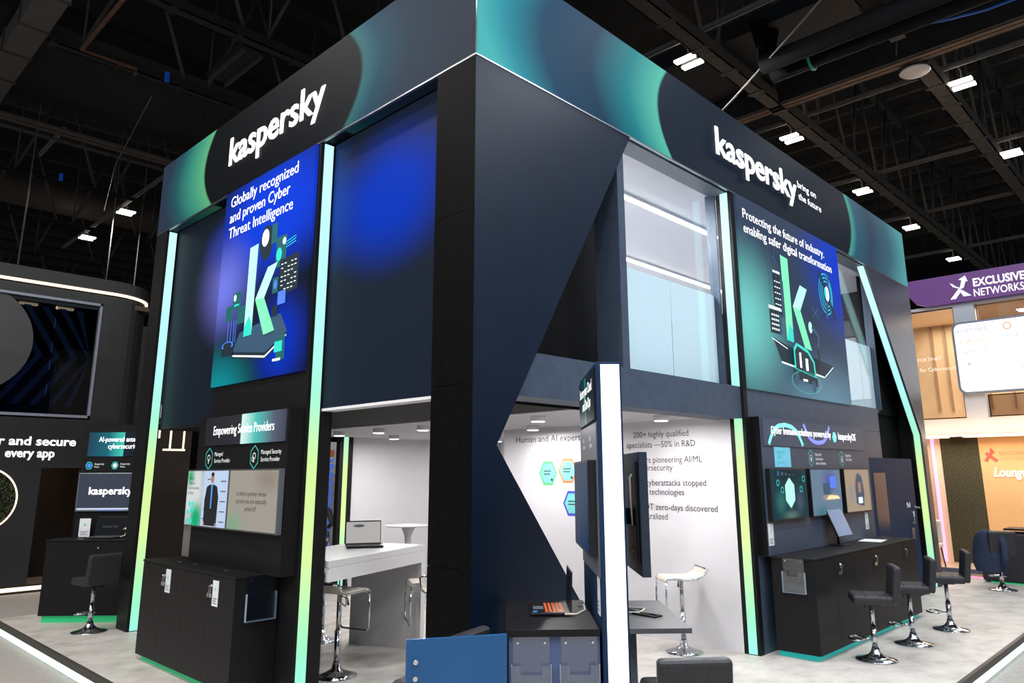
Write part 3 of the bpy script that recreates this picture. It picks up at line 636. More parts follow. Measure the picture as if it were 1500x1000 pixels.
S1 = blob_mat('screen_network', 'XZ', (24, 70, 84), [(0, .3, .13, .2, (110, 190, 170), .6, 1), (0, .5, .5, .12, (14, 40, 52), 0, .8), (-.25, .2, .2, .2, (60, 150, 140), 0, .7), (.25, .2, .18, .2, (90, 110, 140), 0, .7), (0, .05, .3, .08, (120, 160, 150), 0, .7)], emit=.5, diff=.2)
S2_ = blob_mat('screen_city', 'XZ', (120, 150, 178), [(.1, .42, .3, .25, (96, 96, 190), 0, .9), (.1, .22, .35, .06, (236, 190, 140), 0, .9), (-.2, .05, .3, .12, (60, 140, 150), 0, .8)], emit=.55, diff=.2)
S3 = blob_mat('screen_product', 'XZ', (196, 176, 152), [(0.05, .3, .2, .26, (90, 110, 130), .5, .9), (.05, .38, .1, .14, (70, 92, 130), 0, 1), (-.25, .25, .1, .2, (150, 170, 190), 0, .7)], emit=.55, diff=.2)
FM = FR.at(0, 0, .12)
for u0, u1, s, lb in ((4.34, 5.30, S1, 'wall monitor with a dark teal network picture above the long counter'), (5.42, 6.36, S2_, 'wall monitor with a pale dusk city picture, between the teal one and the beige one'), (6.50, 7.40, S3, 'wall monitor with a beige slide of a handheld device above the long counter')):
    r_, Q = monitor(FM, u0, 1.385, u1, 1.96, .055, s, lb, PLB, group='wall monitors above the long counter')
    if s is S1:
        it = [(g1, [(4.82+.14*math.cos(a), 1.685+.17*math.sin(a)) for a in [PI/6+PI/3*k for k in range(6)]])]
        it += [(g8, q) for k in ((4.52, 1.80), (4.62, 1.72), (5.12, 1.72), (5.2, 1.84)) for q in ring(k[0], k[1], .03, .04, 6)]
        for k in range(6): it.append((g3, rc(4.5+.1*k, 1.88, 4.56+.1*k, 1.93-.01*k)))
        art(Q, it, 'screen_picture', r_)
    elif s is S3:
        art(Q, [(g3, [(6.85, 1.5), (7.12, 1.46), (7.16, 1.62), (7.1, 1.86), (6.95, 1.9), (6.86, 1.7)]), (mat('screen_skin', (1, 1, 1)), rc(6.95, 1.64, 7.06, 1.78)), (g6, rc(6.93, 1.5, 7.08, 1.58))], 'screen_picture', r_)
    else:
        art(Q, [(g3, rc(5.78, 1.64, 6.0, 1.78)), (g7, rc(6.0, 1.72, 6.2, 1.86)), (mat('screen_sun', (240, 200, 150), emit=.7, noise=0), [(5.85, 1.58), (6.3, 1.58), (6.22, 1.62), (5.95, 1.63)])], 'screen_picture', r_)
FB_ = FR.at(0, 0, .12)
card(FB_, 4.31, 1.125, .125, .235, 'white info card on the three-screen demo wall under the teal network monitor')
card(FB_, 7.25, 1.14, .12, .225, 'white info card on the three-screen demo wall under the beige device monitor')
cr_ = cabinet('long_counter', 'long black six-door counter with a teal lit plinth behind three bar stools', 3.37, 6, .475, 1.02, (1, 3, 5), LEDT, (4.33, -.595, 0), 0)
brochure(Fr((4.32, 0, 0), (0, -1, 0), (-1, 0, 0)), .25, .66, .25, .35, 'empty clear leaflet holder on the end of the long counter')
ts = thing('desk_monitor', 'small tilted grey screen on a stand on the long counter', 'monitor', (6.05, -.22, 1.02), 0)
B(-.12, .12, -.08, .08, 0, .012).build('foot', PLB, ts, .004); MB().tube([(0, .02, .012), (0, .03, .26)], .016, 8).build('stem', PLB, ts)
MB().obox((0, .0, .29), (.24, 0, 0), (0, .012, -.003), (0, .07, .175)).build('casing', PLB, ts, .003)
MB().obox((0, -.014, .287), (.225, 0, 0), (0, .001, 0), (0, .066, .165)).build('screen', mat('screen_off_grey', (96, 118, 150), rough=.25, emit=.25, noise=.03), ts)
o = MB().obox((6.95, -.30, 1.0225), (.20, .03, 0), (-.02, .14, 0), (0, 0, .0015)).build('paper_sheet', CARD); tag(o, 'white paper sheet lying on the long counter', 'paper')
# dark door leaf at the end of the counter
dd = thing('narrow_door', 'dark navy door leaf with narrow dark pane and Pull lettering past the counter end', 'door', (7.80, -.06, 0))
B(0, 1.95, 0, .05, .01, 2.12).build('leaf', NVY, dd)
B(.12, .62, -.006, 0, .95, 1.9).build('pane', mat('dark_mirror', (46, 58, 76), rough=.2, noise=.3, scale=3), dd)
text('Pull', Fr((0, 0, 0), (1, 0, 0), (0, -1, 0)), 1.48, 1.36, .16, .075, PRW, dd, bold=.01)
MB().tube([(1.62, -.05, 1.10), (1.62, -.05, 1.30)], .012, 8).tube([(1.62, 0, 1.12), (1.62, -.05, 1.12)], .008, 6).tube([(1.62, 0, 1.28), (1.62, -.05, 1.28)], .008, 6).build('handle', ALU, dd)
B(1.58, 1.70, -.02, 0, .86, 1.04).build('lock_plate', ALU, dd, .006); MB().tube([(1.80, -.01, 1.36), (1.92, -.06, 1.34)], .012, 8).build('latch', ALU, dd)
black_stool('black padded bar stool at the counter, nearest the leaflet holder', (4.86, -.95, 0), math.radians(28))
black_stool('black padded bar stool at the counter, the middle one of three', (5.90, -1.01, 0), math.radians(25))
black_stool('black padded bar stool at the counter, nearest the dark door leaf', (7.04, -1.10, 0), math.radians(22))

# ------------------------------------------------------------------ corner pylon with desks
o0 = AR(4.62, 0); RZ = -PI/4
py = thing('demo_pylon', 'slim navy pylon with a white lightbox edge set diagonally at the platform corner', 'display pylon', o0, RZ)
B(.56, .72, .0, 1.03, 0, 2.61).build('body', NVY, py, .004)
B(.588, .706, -.012, 0, .03, 2.592).build('lightbox', LEDP, py)
GS = Fr((.56, 0, 0), (0, -1, 0), (-1, 0, 0)); GF = Fr((0, 0, 0), (1, 0, 0), (0, -1, 0))
PG = ramp_mat('pylon_print', 'Y', 0, 1.03, [(0, (22, 30, 38)), (.48, (24, 34, 42)), (.56, (30, 150, 150)), (.62, (20, 60, 66)), (1, (20, 26, 30))], emit=.15)
hp = B(.548, .56, .04, .99, 2.25, 2.575).build('header_graphic', PG, py)
text('Secure your Cloud', GS.at(0, 0, .012), -.90, 2.45, .76, .07, LET, hp, bold=.008); text('and DevOps', GS.at(0, 0, .012), -.72, 2.35, .5, .07, LET, hp, bold=.008)
B(.552, .56, .02, 1.01, 1.3, 2.23).build('side_panel', PLG, py)
for u in (-.80, -.38):
    for k in range(2): text(('Cloud', 'Container')[k], GS.at(0, 0, .008), u, 2.13-.045*k, None, .03, PRW, py)
wk = thing('corner_desk', 'black topped demo desk with navy front left of the pylon', 'desk', o0, RZ)
B(-.01, .545, 0, 1.02, .98, 1.02).build('worktop', BLK, wk, .002); B(.01, .545, .03, 1.0, 0, .98).build('body', mat('desk_front', (72, 88, 126), rough=.35, noise=.05, scale=4), wk)
sh = thing('side_shelf', 'thin grey shelf on the right side of the pylon', 'shelf', o0, RZ)
B(.722, 1.09, .0, .98, .992, 1.02).build('shelf_board', mat('shelf_grey', (74, 76, 82), rough=.35, noise=.06), sh); B(.722, .80, .25, .95, 0, .99).build('support_panel', PLG, sh)
bp_ = thing('sign_panel', 'glossy blue low panel with two round standoffs left of the corner desk', 'partition', AR(4.517, 0), RZ-math.radians(-13.4))  # blue sign panel on standoffs, fixed at the corner desk
L_ = .575
B(-L_, -.003, 0, .022, .02, 1.02).build('board', BLU, bp_, .002)
for z in (.82, .905): MB().tube([(-L_+.05, 0, z), (-L_+.05, -.022, z)], .0135, 16).build('standoff', CHR, bp_)
for u, lb in ((.022, 'empty clear leaflet holder on the corner desk front, beside the blue panel'), (.305, 'empty clear leaflet holder on the corner desk front, beside the white lightbox')):
    F_ = Fr(AR(4.65, 0), DR, -DA); brochure(F_, u, .58, .235, .395, lb)
FMl = Fr(AR(4.62, .56), -DA, -DR); FMr = Fr(AR(4.62, .72), DA, DR)
BLS = mat('screen_blue_off', (16, 58, 98), rough=.45, noise=.05, scale=2, spec=.15)
r_, Q = monitor(FMl, -1.0, 1.42, -.06, 2.0, .06, BLS, 'dark blue screen hung on the left side of the pylon', PLB)
mr = thing('side_monitor', 'black monitor seen from behind on the right side of the pylon', 'monitor', AR(4.62, .72, 1.29), RZ)
B(.11, .165, .12, 1.0, 0, .76).build('casing', mat('monitor_navy', (34, 46, 64), rough=.4), mr, .004); B(.095, .11, .18, .9, .06, .70).build('rear_cover', PLB, mr, .003)
B(.08, .095, .2, .40, .1, .30).build('socket_panel', PLB, mr); B(.0, .10, .4, .5, .3, .4).build('bracket', INK, mr)
for k in range(4): B(.076, .08, .24+.03*k, .255+.03*k, .14+.03*(k % 2), .155+.03*(k % 2)).build('socket', mat('socket_orange', (200, 110, 60), noise=0), mr)
MB().tube([(.085, .25, .62), (.07, .24, .60), (.075, .26, .45), (.08, .25, .30)], .006, 8).build('cable', CRM, mr)
cb = MB().tube([AR(4.62+y, x, z) for x, y, z in ((.74, .55, 1.035), (.80, .5, 1.04), (.88, .42, 1.03), (.93, .40, 1.028), (.98, .34, 1.03), (.93, .30, 1.03), (.86, .40, 1.028), (.76, .50, 1.03))], .007, 6).build('cable_bundle', PLB); tag(cb, 'loose black cables coiled on the grey pylon shelf', 'cable')
cb = MB().tube([AR(4.62+y, x, z) for x, y, z in ((.74, .60, 1.04), (.82, .52, 1.05), (.90, .50, 1.045), (.86, .44, 1.032), (.76, .46, 1.03))], .008, 6).build('cable_bundle', CRM); tag(cb, 'loose pale cable coiled on the grey pylon shelf', 'cable')
F_ = Fr(AR(4.62, .56), -DA, -DR); card(F_, -.17, 1.08, .11, .26, 'white info card on the pylon side beneath the dark blue screen')
def laptop(label, loc, rz, w=.36, d=.25, screen=None, angle=100, keys=None, lid=PLB):
    r = thing('laptop', label, 'laptop', loc, rz)
    B(-w/2, w/2, -d/2, d/2, .004, .022).build('base', lid, r, .004)
    kb = MB()
    for i in range(5):
        for j in range(12): kb.box(-w*.43+j*w*.072, -w*.43+j*w*.072+w*.056, d*.32-i*d*.1-.012, d*.32-i*d*.1+.004, .022, .0245)
    kb.build('keyboard', keys or PLG, r); B(-w*.15, w*.15, -d*.42, -d*.16, .022, .023).build('touchpad', PLG, r)
    a = math.radians(angle-90); s = d*.96; uy, uz = math.sin(a), math.cos(a)
    ld = MB().obox((0, d/2+uy*s/2, .02+uz*s/2), (w/2, 0, 0), (0, .004*uz, -.004*uy), (0, uy*s/2, uz*s/2)).build('lid', lid, r, .002)
    MB().obox((0, d/2+uy*s/2-.0048*uz, .02+uz*s/2+.0048*uy), (w*.48, 0, 0), (0, .0005, 0), (0, uy*s*.45, uz*s*.45)).build('screen', screen or mat('screen_black', (14, 16, 20), rough=.2), ld)
    return r
lp = laptop('open black laptop with orange-lit keys on the corner desk', AR(5.22, .28, 1.02), RZ-PI/2, .38, .26, keys=mat('orange_keys', (190, 92, 44), emit=.25, noise=0), angle=92)
MB().box(.12, .165, -.115, -.085, .0225, .0236).build('sticker', mat('sticker_blue', (40, 140, 220), noise=0), lp); MB().box(.10, .13, .05, .07, .0225, .0236).build('sticker', CARD, lp)
cb = MB().tube([AR(a, r, z) for a, r, z in ((5.02, .37, 1.035), (4.98, .44, 1.04), (5.02, .50, 1.06), (5.10, .50, 1.075), (5.16, .47, 1.06))], .007, 8).build('charging_cable', CRM); tag(cb, 'pale cable plugged into the laptop on the corner desk', 'cable')
black_stool('black padded bar stool pulled up beneath the grey pylon shelf', AR(4.47, .985), RZ+math.radians(3), 'black bar stools', .10)
black_stool('black padded bar stool behind the glossy blue panel', AR(5.10, -.46), math.radians(15), 'black bar stools')

# ------------------------------------------------------------------ ground-floor room furniture
bt = thing('bar_table', 'long white bar table with panel end carrying an open laptop', 'table', (1.98, 2.96, 0), math.radians(21))
MB().prism([(0, 0, 1.06), (0, .95, 1.06), (-1.42, .95, 1.06), (-1.785, 0, 1.06)], (0, 0, .06)).build('tabletop', WGL, bt); B(-1.765, -.08, .0, .05, .93, 1.058).build('apron', WGL, bt); B(-1.40, -.08, .90, .95, .93, 1.058).build('apron', WGL, bt)
B(-.08, 0, .0, .95, 0, 1.058).build('panel_end', WGL, bt); MB().tube([(-1.25, .8, 0), (-1.25, .8, 1.06)], .03, 12).build('leg', CHR, bt)
def on_table(x, y, z=1.12): 
    c, s = math.cos(math.radians(21)), math.sin(math.radians(21)); return (1.98+c*x-s*y, 2.96+s*x+c*y, z)
SCP = blob_mat('screen_desktop', 'XZ', (196, 194, 190), [(-.05, .22, .08, .02, (70, 70, 80), .6, .9)], emit=.75, diff=.2)
laptop('open dark laptop with a pale screen on the white bar table', on_table(-.50, .50), math.radians(21-50), .40, .27, SCP, 100)
o = MB().obox(on_table(-.20, .55, 1.127), (.08, .03, 0), (-.015, .04, 0), (0, 0, .006)).build('phone', PLB, None, .003); tag(o, 'dark phone lying beside the laptop on the white bar table', 'phone')
tt = thing('tulip_table', 'round white pedestal table in front of the rear white wall', 'table', (4.05, 5.98, 0))
MB().lathe([(0, 1.085), (.36, 1.085), (.38, 1.095), (.38, 1.105), (0, 1.11)], n=36).build('tabletop', WGL, tt)
MB().lathe([(.27, 0), (.27, .015), (.16, .04), (.06, .12), (.035, .4), (.035, .7), (.06, .95), (.12, 1.085)], n=28).build('pedestal', WGL, tt)
white_stool('white bar stool beside the light strip post and the white bar table', (.67, 2.67, 0), math.radians(-75))
white_stool('white bar stool on the far side of the white bar table', (1.40, 4.15, 0), math.radians(-110))
white_stool('white bar stool beside the panel end of the white bar table', (1.70, 2.52, 0), math.radians(60))
white_stool('white bar stool half hidden behind the corner column', (1.42, 1.98, 0), math.radians(150))
white_stool('white bar stool against the white wall with the printed list', (3.80, .70, 0), math.radians(50))

# ------------------------------------------------------------------ demo unit at the far platform corner
D0 = AR(10.58, -6.27)
du = thing('demo_unit', 'black demo wall with enterprise cybersecurity header at the far platform corner', 'display wall', D0, RZ)
B(.10, 1.04, .45, .53, 0, 2.62).build('panel', BLK, du)
GD = Fr((0, .45, 0), (1, 0, 0), (0, -1, 0))
UH = ramp_mat('header_print_far', 'X', .16, 1.2, [(0, (34, 62, 84)), (.28, (28, 96, 110)), (.49, (64, 190, 176)), (.5, (28, 34, 46)), (1, (30, 34, 44))], emit=.25)
hp = B(.16, 1.03, .438, .45, 2.19, 2.535).build('header_graphic', UH, du)
text('AI-powered enterprise', GD.at(0, 0, .012), .31, 2.40, .70, .07, LET, hp, bold=.006); text('cybersecurity', GD.at(0, 0, .012), .45, 2.30, .44, .07, LET, hp, bold=.006)
for u in (.20, .57):
    art(GD, [(mat('art_teal', (1, 1, 1)), ell(u, 2.06, .052, .06, 6)), (INK, ell(u, 2.06, .042, .05, 6)), (PRW if u > .5 else g7, ell(u, 2.06, .03, .035, 8))], 'icon', du)
    text('Kaspersky', GD, u+.08, 2.07, None, .025, PRW, du); text('Next', GD, u+.08, 2.03, None, .025, PRW, du)
dk = thing('demo_desk', 'black demo desk with a green lit plinth at the far platform corner', 'desk', D0, RZ)
B(0, 1.10, 0, .45, .09, 1.04).build('body', BLK, dk); B(-.01, 1.11, -.01, .45, 1.042, 1.065).build('worktop', BLK, dk, .003); B(.03, 1.08, .04, .45, 0, .09).build('plinth_light', LEDG, dk)
MB().tube([(.72, -.01, .96), (.72, -.04, .96)], .012, 10).build('lock', CHR, dk)
FD = Fr(AR(11.03, -6.27), DR, -DA)
r_, Q = monitor(FD, .10, 1.42, 1.02, 1.955, .05, mat('screen_slate', (44, 52, 68), emit=.3, noise=.1, scale=2), 'wall monitor showing the wordmark at the far platform corner', ALU)
text('kaspersky', Q, .27, 1.655, .62, .10, LET, r_, bold=.02)
art(Q, [(mat('screen_bar', (170, 180, 200), emit=.6, noise=0), rc(.12, 1.44, 1.0, 1.465))]+[(g7, rc(.42+.04*k, 1.425, .44+.04*k, 1.438)) for k in range(9)], 'taskbar', r_)
fl_ = laptop('open black laptop with the wordmark on the far corner desk', AR(10.80, -5.62, 1.065), RZ, .42, .28, angle=100)
text('kaspersky', Fr((0, .15, 0), (1, 0, 0), (0, -1, 0)), -.10, .135, .22, .035, PRG, fl_, d=.022)
card(Fr(AR(10.93, -6.27), DR, -DA), .22, 1.075, .155, .25, 'white info card standing on the far corner desk')
cb = MB().tube([AR(10.80+y, -5.40+x, z) for x, y, z in ((0, 0, 1.08), (.06, 0, 1.10), (.09, 0, 1.16), (.06, 0, 1.20), (.03, .01, 1.18))], .009, 8).build('charging_cable', CRM); tag(cb, 'pale cable looping at the far corner desk laptop', 'cable')
black_stool('black padded bar stool in front of the far corner desk', (-.30, 6.78, 0), math.radians(6))

# ------------------------------------------------------------------ neighbouring black stand beyond the left aisle
NZ = -.16
ns = thing('black_neighbour_stand', 'black round-cornered neighbouring stand with a warm light line and lettering', 'stand', (0, 12.3, NZ))
def arcpath(off, n=10): return [(1.15+(.9+off)*math.sin(PI/2*k/n), .9-(.9+off)*math.cos(PI/2*k/n)) for k in range(n+1)]
front = [(-8, 0)]+arcpath(0)+[(2.05, 5)]
DKW = mat('charcoal_wall', (26, 26, 28), rough=.5, noise=.1, scale=3)
wb = MB()
def wallslab(b, path, z0, z1, th):
    for (x0, y0), (x1, y1) in zip(path[:-1], path[1:]):
        dx, dy = x1-x0, y1-y0; l = math.hypot(dx, dy); nx, ny = -dy/l*th, dx/l*th
        b.prism([(x0, y0, z0), (x1, y1, z0), (x1+nx, y1+ny, z0), (x0+nx, y0+ny, z0)], (0, 0, z1-z0))
wallslab(wb, [(-8, 0), (.28, 0)], .12, 3.15, .15); wallslab(wb, [(.28, 0), (.95, 0)], 2.22, 3.15, .15); wallslab(wb, [(.95, 0)]+arcpath(0)+[(2.05, 5)], .12, 3.15, .15)
wallslab(wb, front, 5.5, 5.68, .15); wallslab(wb, [(.98, 0)]+arcpath(0)+[(2.05, 5)], 3.15, 5.5, .15); wallslab(wb, [(-8, 0), (-6, 0)], 3.15, 5.5, .15)
wb.build('curved_wall', DKW, ns)
b2 = MB(); wallslab(b2, [(-8, -.06)]+arcpath(.06)+[(2.11, 5)], 5.76, 6.0, .2); b2.build('cornice', DKW, ns)
MB().tube([(-8, -.02, 5.73)]+[(x, y, 5.73) for x, y in arcpath(.02)]+[(2.07, 4, 5.73)], .03, 8).build('light_line', WARM, ns)
MB().tube([(-8, -.03, .08), (.30, -.03, .08), (.95, -.03, .08)], .035, 8).build('floor_light_line', WARM, ns)
B(-8, 1.2, -.02, .2, 0, .12).build('plinth', DKW, ns)
wi = MB()
for a in ((-6, .98, 3.18, 3.23), (-6, .98, 5.44, 5.49)): wi.box(a[0], a[1], -.03, .06, a[2], a[3])
wi.box(.94, .98, -.03, .06, 3.18, 5.49); wi.build('window_frame', mat('grey_frame', (120, 126, 140), rough=.4), ns)
DG = glass('dark_glass', (.35, .36, .38, 1), .08)
for a, c in ((-6, -1.6), (-1.59, .19), (.20, .94)): B(a, c, .04, .055, 3.23, 5.44).build('window_pane', DG, ns)
B(-7, 4, 2.4, 2.5, 0, 5.6).build('rear_wall', mat('brown_dark', (46, 36, 30), rough=.6, noise=.2, scale=2), ns)
B(-7, 2, .15, 2.5, 5.5, 5.6).build('inner_ceiling', mat('brown_ceiling', (60, 48, 40), rough=.6), ns); B(-7, 2, .15, 2.5, 3.0, 3.1).build('inner_floor', DKW, ns)
[B(x-.16, x+.16, .9, 1.0, 5.46, 5.5).build('added_spot', WARM, ns) for x in (-.7, -.1, .55)]; area('stand_glow', (-.6, 13.5, 5.44), 2, .3, 30, (1, .8, .6)); area('stand_glow', (.7, 13.4, 2.4), .6, .6, 10, (1, .75, .5))  # glowing spot boxes added, standing in for warm reflections in the dark glass
ch = [(mat('chevron_blue', (64, 104, 168), emit=.12, noise=0), None)]
it = []
for k in range(6):
    x0 = -.95+.30*k
    it += [(ch[0][0], [(x0, 5.3), (x0+.12, 5.3), (x0+.72, 4.35), (x0+.6, 4.35)]), (ch[0][0], [(x0+.6, 4.35), (x0+.72, 4.35), (x0+.12, 3.4), (x0, 3.4)])]
FN = Fr((0, .09, 0), (1, 0, 0), (0, -1, 0))
art(FN, [(m_, [(min(u, .9), v) for u, v in p_]) for m_, p_ in it], 'chevron_print', ns)
MB().prism([(-1.15+1.02*math.cos(a), .02, 4.55+1.02*math.sin(a)) for a in [2*PI*k/48 for k in range(48)]], (0, .015, 0)).build('round_print', mat('disc_grey', (52, 52, 54), noise=.03), ns)
FW2 = Fr((0, 0, 0), (1, 0, 0), (0, -1, 0))
text('deliver and secure', FW2, .80, 2.64, 1.85, .155, LET, ns, bold=.018, ext=.012, al='R'); text('every app', FW2, -.33, 2.42, .79, .155, LET, ns, bold=.018, ext=.012)
ms = MB().lathe([(0, 0), (.5, .0)], n=40)
mo = thing('moss_disc', 'round green moss disc with a warm back-lit rim on the black neighbouring stand', 'wall planting', (-.62, 12.29, 1.50))
MB().tube([(.56*math.cos(a), -.02, .56*math.sin(a)) for a in [2*PI*k/48 for k in range(48)]], .018, 8, True).build('light_ring', WARM, mo)
MB().prism([(.55*math.cos(a), 0, .55*math.sin(a)) for a in [2*PI*k/40 for k in range(40)]], (0, -.03, 0)).build('backing', INK, mo)
fz = MB(); rnd = random.Random(3)
for k in range(1600):
    a, r = rnd.random()*2*PI, .53*math.sqrt(rnd.random()); x, z = r*math.cos(a), r*math.sin(a); an = rnd.random()*PI; l = .03+.04*rnd.random()
    dx, dz = math.cos(an)*l, math.sin(an)*l
    fz.poly([(x-dz*.12, -.03, z+dx*.12), (x+dz*.12, -.03, z-dx*.12), (x+dx, -.05-.05*rnd.random(), z+dz)])
tag(fz.build('moss', [mat('moss_green', (86, 96, 62), rough=.8, noise=.5, scale=18)], mo), kind='stuff')
pl_ = thing('tube_chandelier', 'hanging cluster of warm linear tube lamps past the black neighbouring stand', 'light', (2.75, 12.6, 2.45))
for i, (x, z0, z1) in enumerate(((-.30, .24, .55), (-.06, .0, .55), (.22, .0, .53))):
    MB().tube([(x, 0, z0), (x, 0, z1)], .02, 8).build('tube_lamp', WARM, pl_)
MB().tube([(-.20, 0, 0), (.26, 0, 0)], .02, 8).build('tube_lamp', WARM, pl_); B(-.4, .35, -.03, .03, .56, .6).build('rail', PLB, pl_)
MB().tube([(0, 0, .6), (0, 0, 12.4)], .006, 5).build('hanging_wire', PLB, pl_)

# ------------------------------------------------------------------ neighbouring stand beyond the right end
rs = thing('lounge_stand', 'pale grey two-storey neighbouring stand with a purple sign and peach lounge', 'stand', (15, 0, NZ))
FX = Fr((0, 0, .16), (0, -1, 0), (-1, 0, 0))      # u = -y
GRY = mat('pale_grey_panel', (176, 182, 192), rough=.5, noise=.03); PUR = mat('purple_sign', (92, 48, 116), rough=.4, noise=.05, emit=.25)
PEA = mat('peach_wall', (226, 176, 122), rough=.6, noise=.04, scale=2); PEL = mat('peach_light', (232, 204, 174), rough=.6, noise=.05, scale=2)
H = .16
sg = MB().prism([(-.12, 1.35, 6.31+H), (-.12, -4, 6.31+H), (-.12, -4, 5.66+H), (-.12, .72, 5.66+H), (-.12, .95, 5.74+H), (-.12, 1.1, 5.95+H), (-.12, 1.35, 6.0+H)], (.12, 0, 0)).build('sign_board', PUR, rs)
FS = FX.at(0, 0, .12)
text('EXCLUSIVE', FS, .26, 5.965, .98, .175, LET, sg, bold=.02); text('NETWORKS', FS, .25, 5.735, .95, .165, LET, sg)
wl_ = mat('sign_white', (240, 240, 246), emit=.9, noise=0); ws_ = mat('sign_lilac', (206, 210, 230), emit=.7, noise=0)
art(FS, [(wl_, [(-.23, 5.74), (-.12, 5.74), (.02, 5.92), (-.04, 5.96)]), (ws_, [(-.05, 5.95), (.02, 5.93), (.20, 5.77), (.04, 5.77)]), (wl_, [(-.05, 5.95), (.0, 5.95), (.10, 6.13), (.06, 6.02)]), (wl_, [(-.02, 5.95), (.06, 5.97), (.12, 6.12), (.16, 6.10), (.12, 6.24), (-.02, 6.17), (.04, 6.15)]), (ws_, [(-.21, 6.12), (-.15, 6.02), (-.05, 5.97), (.03, 5.96), (-.08, 6.02), (-.16, 6.10)])], 'logo', sg)
fr_ = MB()
for a in ((1.3, -4, 5.60, 5.66), (1.3, -4, 2.68, 3.06)): fr_.box(0, .3, a[1], a[0], a[2]+H, a[3]+H)
for y0, y1 in ((-.18, .24), (-4, -1.6)): fr_.box(0, .3, y0, y1, 3.06+H, 5.6+H)
fr_.build('frame_panel', GRY, rs)
GB = mat('lit_interior_panel', (214, 182, 146), rough=.6, noise=.04, scale=2)
B(2.4, 2.5, -5, 3, 3.0+H, 6.0+H).build('upper_rear_wall', GB, rs); B(.3, 2.5, -5, 3, 5.62+H, 5.66+H).build('upper_ceiling', PEL, rs); B(.3, 2.5, -5, 3, 2.9+H, 3.0+H).build('upper_floor', PEL, rs)
for yy in (1.35, 1.05, .75, .45, .2, -.3, -.9, -1.4): B(2.34, 2.4, yy-.02, yy+.02, 3.4+H, 5.6+H).build('wall_batten', mat('batten', (160, 128, 100), noise=.05), rs)
area('upper_glow', (16.2, -.6, 5.55), 1.6, 4, 190, (1, .85, .68))
for y0, y1, z0, z1 in ((.25, 1.3, 3.08, 5.6), (-1.6, -.2, 5.16, 5.58), (-1.6, -.2, 3.08, 3.56)):
    B(.10, .112, y0, y1, z0+H, z1+H).build('glass_pane', GLS if y0 > 0 else glass('grey_glass', (.6, .6, .62, 1), .08), rs)
    k = MB(); k.box(.08, .13, y0, y1, z0+H, z0+.02+H); k.box(.08, .13, y0, y1, z1-.02+H, z1+H); k.box(.08, .13, y0, y0+.02, z0+H, z1+H); k.box(.08, .13, y1-.02, y1, z0+H, z1+H); k.build('pane_frame', PLB, rs)
FG = FX.at(0, 0, -.09)
gt = mat('glass_lettering', (250, 236, 222), emit=.5, noise=0)
text('FORTINET', FG, -1.12, 4.42, .50, .075, gt, rs); text('for Cybersecurity', FG, -1.10, 4.18, .84, .085, gt, rs)
def rrect(u0, v0, u1, v1, r, n=6):
    P = []
    for cu, cv, a0 in ((u1-r, v1-r, 0), (u0+r, v1-r, PI/2), (u0+r, v0+r, PI), (u1-r, v0+r, 1.5*PI)):
        P += [(cu+r*math.cos(a0+PI/2*k/n), cv+r*math.sin(a0+PI/2*k/n)) for k in range(n+1)]
    return P
sb = MB().prism([FX.p(u, v, .0) for u, v in rrect(-.30, 3.58, 3.2, 5.20, .16)], FX.n*.10).build('sign_casing', mat('grey_frame', (1, 1, 1)), rs)
scr_ = MB().prism([FX.p(u, v, .10) for u, v in rrect(-.25, 3.63, 3.15, 5.15, .13)], FX.n*.01).build('lit_screen', mat('lit_screen_white', (250, 250, 252), emit=.6, noise=0), rs)
FQ = FX.at(0, 0, .111); pg = mat('faint_print', (150, 160, 186), emit=.5, noise=0); po = mat('faint_orange', (224, 150, 110), emit=.6, noise=0)
text('FORTINET', FQ, -.17, 4.95, .58, .085, pg, scr_); text('LogRhythm', FQ, -.16, 4.72, .55, .07, po, scr_); text('infoblox', FQ, .56, 4.75, .40, .07, pg, scr_); text('NETSKOPE', FQ, -.13, 4.47, .48, .07, pg, scr_)
art(FQ, [(po, q) for q in ring(.78, 5.0, .06, .085, 12)]+[(pg, rc(-.08, 4.23, .02, 4.25)), (pg, rc(-.04, 4.2, -.02, 4.28)), (pg, line(.95, 4.08, 1.05, 4.02, .02))], 'print', scr_)
# lounge below
B(-1.9, 3.2, -5, 4, 0, .14).build('lounge_floor', mat('lounge_floor', (202, 172, 140), rough=.35, noise=.05), rs)
B(-1.9, -1.86, -.9, 4, .02, .10).build('pink_line', LEDK, rs); B(-1.86, -1.8, -.9, 4, .14, .22).build('floor_kerb', mat('kerb_blue', (90, 96, 120)), rs)
B(.05, .15, .86, 1.8, .14, 2.68+H).build('peach_panel', PEL, rs); B(.0, .05, .98, 1.04, .14, 2.66+H).build('pink_line', LEDK, rs)
B(.05, .15, .10, .86, .14, 2.68+H).build('moss_wall', mat('moss_wall', (66, 62, 44), rough=.9, noise=.6, scale=40, bump=.6), rs)
lw = B(.05, .15, -5, .10, .14, 2.68+H).build('lounge_wall', PEA, rs)
B(-.4, .3, -5, 1.8, 2.66+H, 2.68+H).build('lounge_ceiling', PEL, rs)
for y0, y1 in ((.62, 1.2), (-2.5, .3)): B(-.35, -.05, y0, y1, 2.64+H, 2.66+H).build('ceiling_light', WARM, rs)
area('lounge_glow', (14.6, -.5, 2.72), .5, 4, 120, (1, .82, .62))
FLw = FX.at(0, 0, -.05)
pn = mat('neon_pink', (255, 226, 236), emit=1.2, noise=0)
text('Lounge', FLw, .12, 1.80, .62, .19, pn, lw, shear=.3, bold=.004, ext=.02)
rd = mat('logo_red', (206, 96, 84), noise=0); text('EXCLUSIVE', FLw, .27, 2.25, .5, .075, mat('logo_tan', (200, 140, 100), noise=0), lw, bold=.02); text('NETWORKS', FLw, .27, 2.14, .48, .07, mat('logo_tan', (1, 1, 1)), lw)
